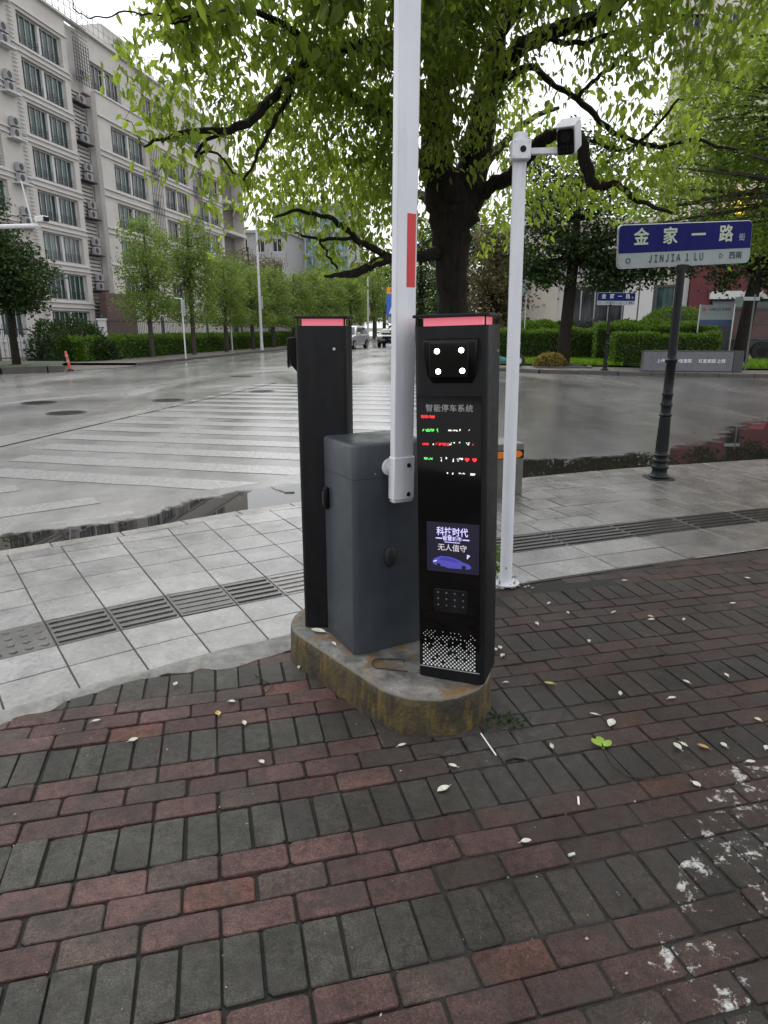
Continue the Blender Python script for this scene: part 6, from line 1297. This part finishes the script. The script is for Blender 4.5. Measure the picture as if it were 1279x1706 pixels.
# ------------------------------------------------------------------ fallen leaves and litter, each its own object
M['leaf_fall'] = pm('fallen_leaf_pale', (.50, .50, .42), .45, var=.18, vs=30); M['leaf_fall2'] = pm('fallen_leaf_yellow', (.45, .36, .12), .45, var=.2, vs=30); M['leaf_fall3'] = pm('fallen_leaf_orange', (.38, .20, .06), .45, var=.2, vs=30); M['leaf_fresh'] = pm('fresh_sprig_leaf', (.22, .34, .03), .4, var=.15, vs=30)
def fallen(px, py, L=.05, w_=.024, ang=None, mat='leaf_fall', z0=.004, name='fallen_leaf', label=None, group=None, curl=.25, rr=random.Random(77)):
    p = gnd(px, py, z0); a = rr.random() * 6.28 if ang is None else ang; b = MB(); n = 7; ti = rr.uniform(-.25, .25); vs = []; cu = curl * rr.uniform(.5, 1.5)
    for i in range(n):
        s = i / (n - 1); hw = w_ / 2 * (math.sin(math.pi * min(1, s * .96 + .02)) ** .8); z = L * cu * (s - .45) ** 2
        vs += [(-hw, L * (s - .5), z + .0045 + abs(hw) * .35), (0, L * (s - .5), z + .001), (hw, L * (s - .5), z + .0045 + abs(hw) * (.35 + ti))]
    fs = []
    for i in range(n - 1): fs += [(3 * i, 3 * i + 1, 3 * i + 4, 3 * i + 3), (3 * i + 1, 3 * i + 2, 3 * i + 5, 3 * i + 4)]
    b.add(vs, fs); b.tube([(0, -L * .5, .002), (.002, -L * .72, .004)], .0009, 4); o = b.build(name, M[mat], None, smooth=True); o.location = p; o.rotation_euler = (0, 0, a); tag(o, label, 'leaf', group); return o
GL = 'pale fallen leaves on the brick paving'
for (x, y) in [(160, 1202), (222, 1234), (407, 1206), (436, 1271), (497, 1113), (669, 1243), (754, 1277), (876, 1403), (990, 1191), (1139, 1242), (1205, 1243), (1250, 1271), (1143, 1137), (1119, 1164), (1033, 1157), (1083, 1028), (1022, 1021), (981, 1069), (946, 1022), (914, 1006), (919, 1245), (833, 1080), (837, 1093), (826, 1083), (1220, 1006), (1139, 1033), (1160, 1308), (843, 1138), (1210, 1126), (1262, 1200), (1276, 1247), (1085, 1033), (894, 1040), (292, 1141), (386, 1170), (1040, 968), (1245, 964)]:
    fallen(x, y, random.uniform(.026, .042), random.uniform(.014, .022), group=GL, label='small pale fallen leaf lying on the brick paving')
fallen(738, 1316, .052, .027, 2.2, 'leaf_fall', label='white curled leaf on a dark brick, below the island and left of the stem'); fallen(1018, 1206, .06, .034, 2.6, 'leaf_fall', label='big white folded leaf with its stalk up, right of the island'); fallen(1171, 1245, .042, .024, .9, 'leaf_fall3', label='only orange brown fallen leaf, at the right among white ones'); fallen(363, 1190, .036, .024, .4, 'leaf_fall2', label='yellow fallen leaf on the left bricks'); fallen(915, 1140, .045, .02, 1.4, 'leaf_fall2', label='yellowish leaf lying right of the island foot'); fallen(1128, 1245, .044, .022, .3, 'leaf_fall', label='white leaf standing close left of the orange brown leaf')
fallen(530, 1053, .075, .03, 1.2, 'leaf_fall', .176, label='white leaf lying on the island beside the rear kiosk foot'); fallen(556, 1074, .04, .018, .5, 'leaf_fall', .176, label='small pale leaf on the island edge below the grey cabinet')
sp = thing('leaf_sprig', 'fresh yellow green leaf sprig with a long bent stem on the bricks', 'sprig', tuple(gnd(1003, 1245, .002)))
for (dx, dy, a, L) in ((-.02, .01, .5, .055), (.02, .005, -.8, .05), (.0, .03, .1, .045)):
    o = fallen(1003, 1245, L, .03, a, 'leaf_fresh', label=None or 'x'); del o['label'], o['category']; o.name = 'leaflet'; o.parent = sp; o.location = (dx, dy, .006)
q = [gnd(x, y, .004) - sp.location for x, y in ((1005, 1250), (1020, 1275), (1045, 1292), (1078, 1298), (1110, 1293))]; b = MB(); b.tube(q, .0016, 5); b.build('stem', M['bark2'], sp)
def litter(name, label, pts, r, mat, z=.006):
    b = MB(); b.tube([gnd(x, y, z) for x, y in pts], r, 6); return tag(b.build(name, M[mat], None, smooth=True), label, name.replace('_', ' '))
litter('white_straw', 'thin white stick lying on the muddy cement in front of the island', [(801, 1222), (812, 1238), (826, 1258)], .0028, 'print_white'); litter('cigarette_end', 'short white paper roll standing out on the red bricks', [(963, 1328), (964, 1340)], .0035, 'print_white'); litter('cigarette_end', 'beige cigarette end lying at the edge of a dark brick row', [(947, 1425), (957, 1422)], .0045, 'leaf_fall')
litter('dark_twig', 'short dark wet twig beside the island foot', [(842, 1268), (858, 1264), (874, 1266)], .004, 'bark'); litter('bent_twig', 'thin bent twig on the bricks left of the island', [(424, 1124), (448, 1138), (456, 1141), (446, 1152), (441, 1156)], .0022, 'bark2'); litter('curled_stem', 'curled brown leaf stalk ending at a pale leaf below the island', [(700, 1258), (720, 1254), (742, 1260), (752, 1272)], .0014, 'bark2'); litter('long_stem', 'long thin arched stem on the bricks right of the kiosk', [(932, 1200), (945, 1178), (975, 1166), (1005, 1168), (1030, 1178)], .0014, 'bark2')
wd = MB(); rr = random.Random(12); wr = np.random.default_rng(12)
c = gnd(838, 1205); P = np.array(c) + np.c_[wr.normal(0, .05, 90), wr.normal(0, .03, 90), np.full(90, .01)]; s = wr.uniform(.012, .028, 90)
V, F, T = leaf_cloud(P, s, s * .5, np.clip(wr.normal(.3, .2, 90), 0, 1), -.6, False, wr); o = raw_mesh('weeds', V, F, M['leaf_dark'], {'tint': T}); o['kind'] = 'stuff'; o['label'] = 'low dark weeds growing at the right foot of the island'; o['category'] = 'weeds'
c = gnd(826, 960); P = np.array(c) + np.c_[wr.normal(0, .03, 120), wr.normal(0, .06, 120), wr.uniform(.01, .16, 120)]; s = wr.uniform(.03, .08, 120)
V, F, T = leaf_cloud(P, s, s * .2, np.clip(wr.normal(.4, .2, 120), 0, 1), -1.5, False, wr); o = raw_mesh('weeds', V, F, M['leaf_hedge'], {'tint': T}); o['kind'] = 'stuff'; o['label'] = 'tall weeds between the kiosk and the white pole'; o['category'] = 'weeds'

wr = np.random.default_rng(19); n = 700; yy = wr.uniform(.9, 4.2, n); xx = wr.uniform(-.75, .95, n) * yy + .1; keep = np.array([(np.array((a, b)) - PB.pt(PB.u_of((a, b)))) @ PB.nrm(PB.u_of((a, b))) < -.08 for a, b in zip(xx, yy)]); P = np.c_[xx, yy, np.full(n, .003)][keep]
s = wr.uniform(.003, .011, len(P)) * wr.choice([.6, 1, 1.3], len(P)); th = wr.uniform(0, 6.28, len(P)); V, F, T = leaf_cloud(P, s, s * wr.uniform(.25, .8, len(P)), np.clip(wr.normal(.5, .35, len(P)), 0, 1), six=False, rng=wr, dirs=np.c_[np.cos(th), np.sin(th), wr.normal(.05, .1, len(P))])
M['debris'] = leafmat('dry_debris', (.03, .022, .015), (.34, .32, .25), (.1, .1, .07), .1); o = raw_mesh('debris', V, F, M['debris'], {'tint': T}); o['kind'] = 'stuff'; o['label'] = 'tiny petals, bud scales and grit scattered over the brick paving'; o['category'] = 'debris'
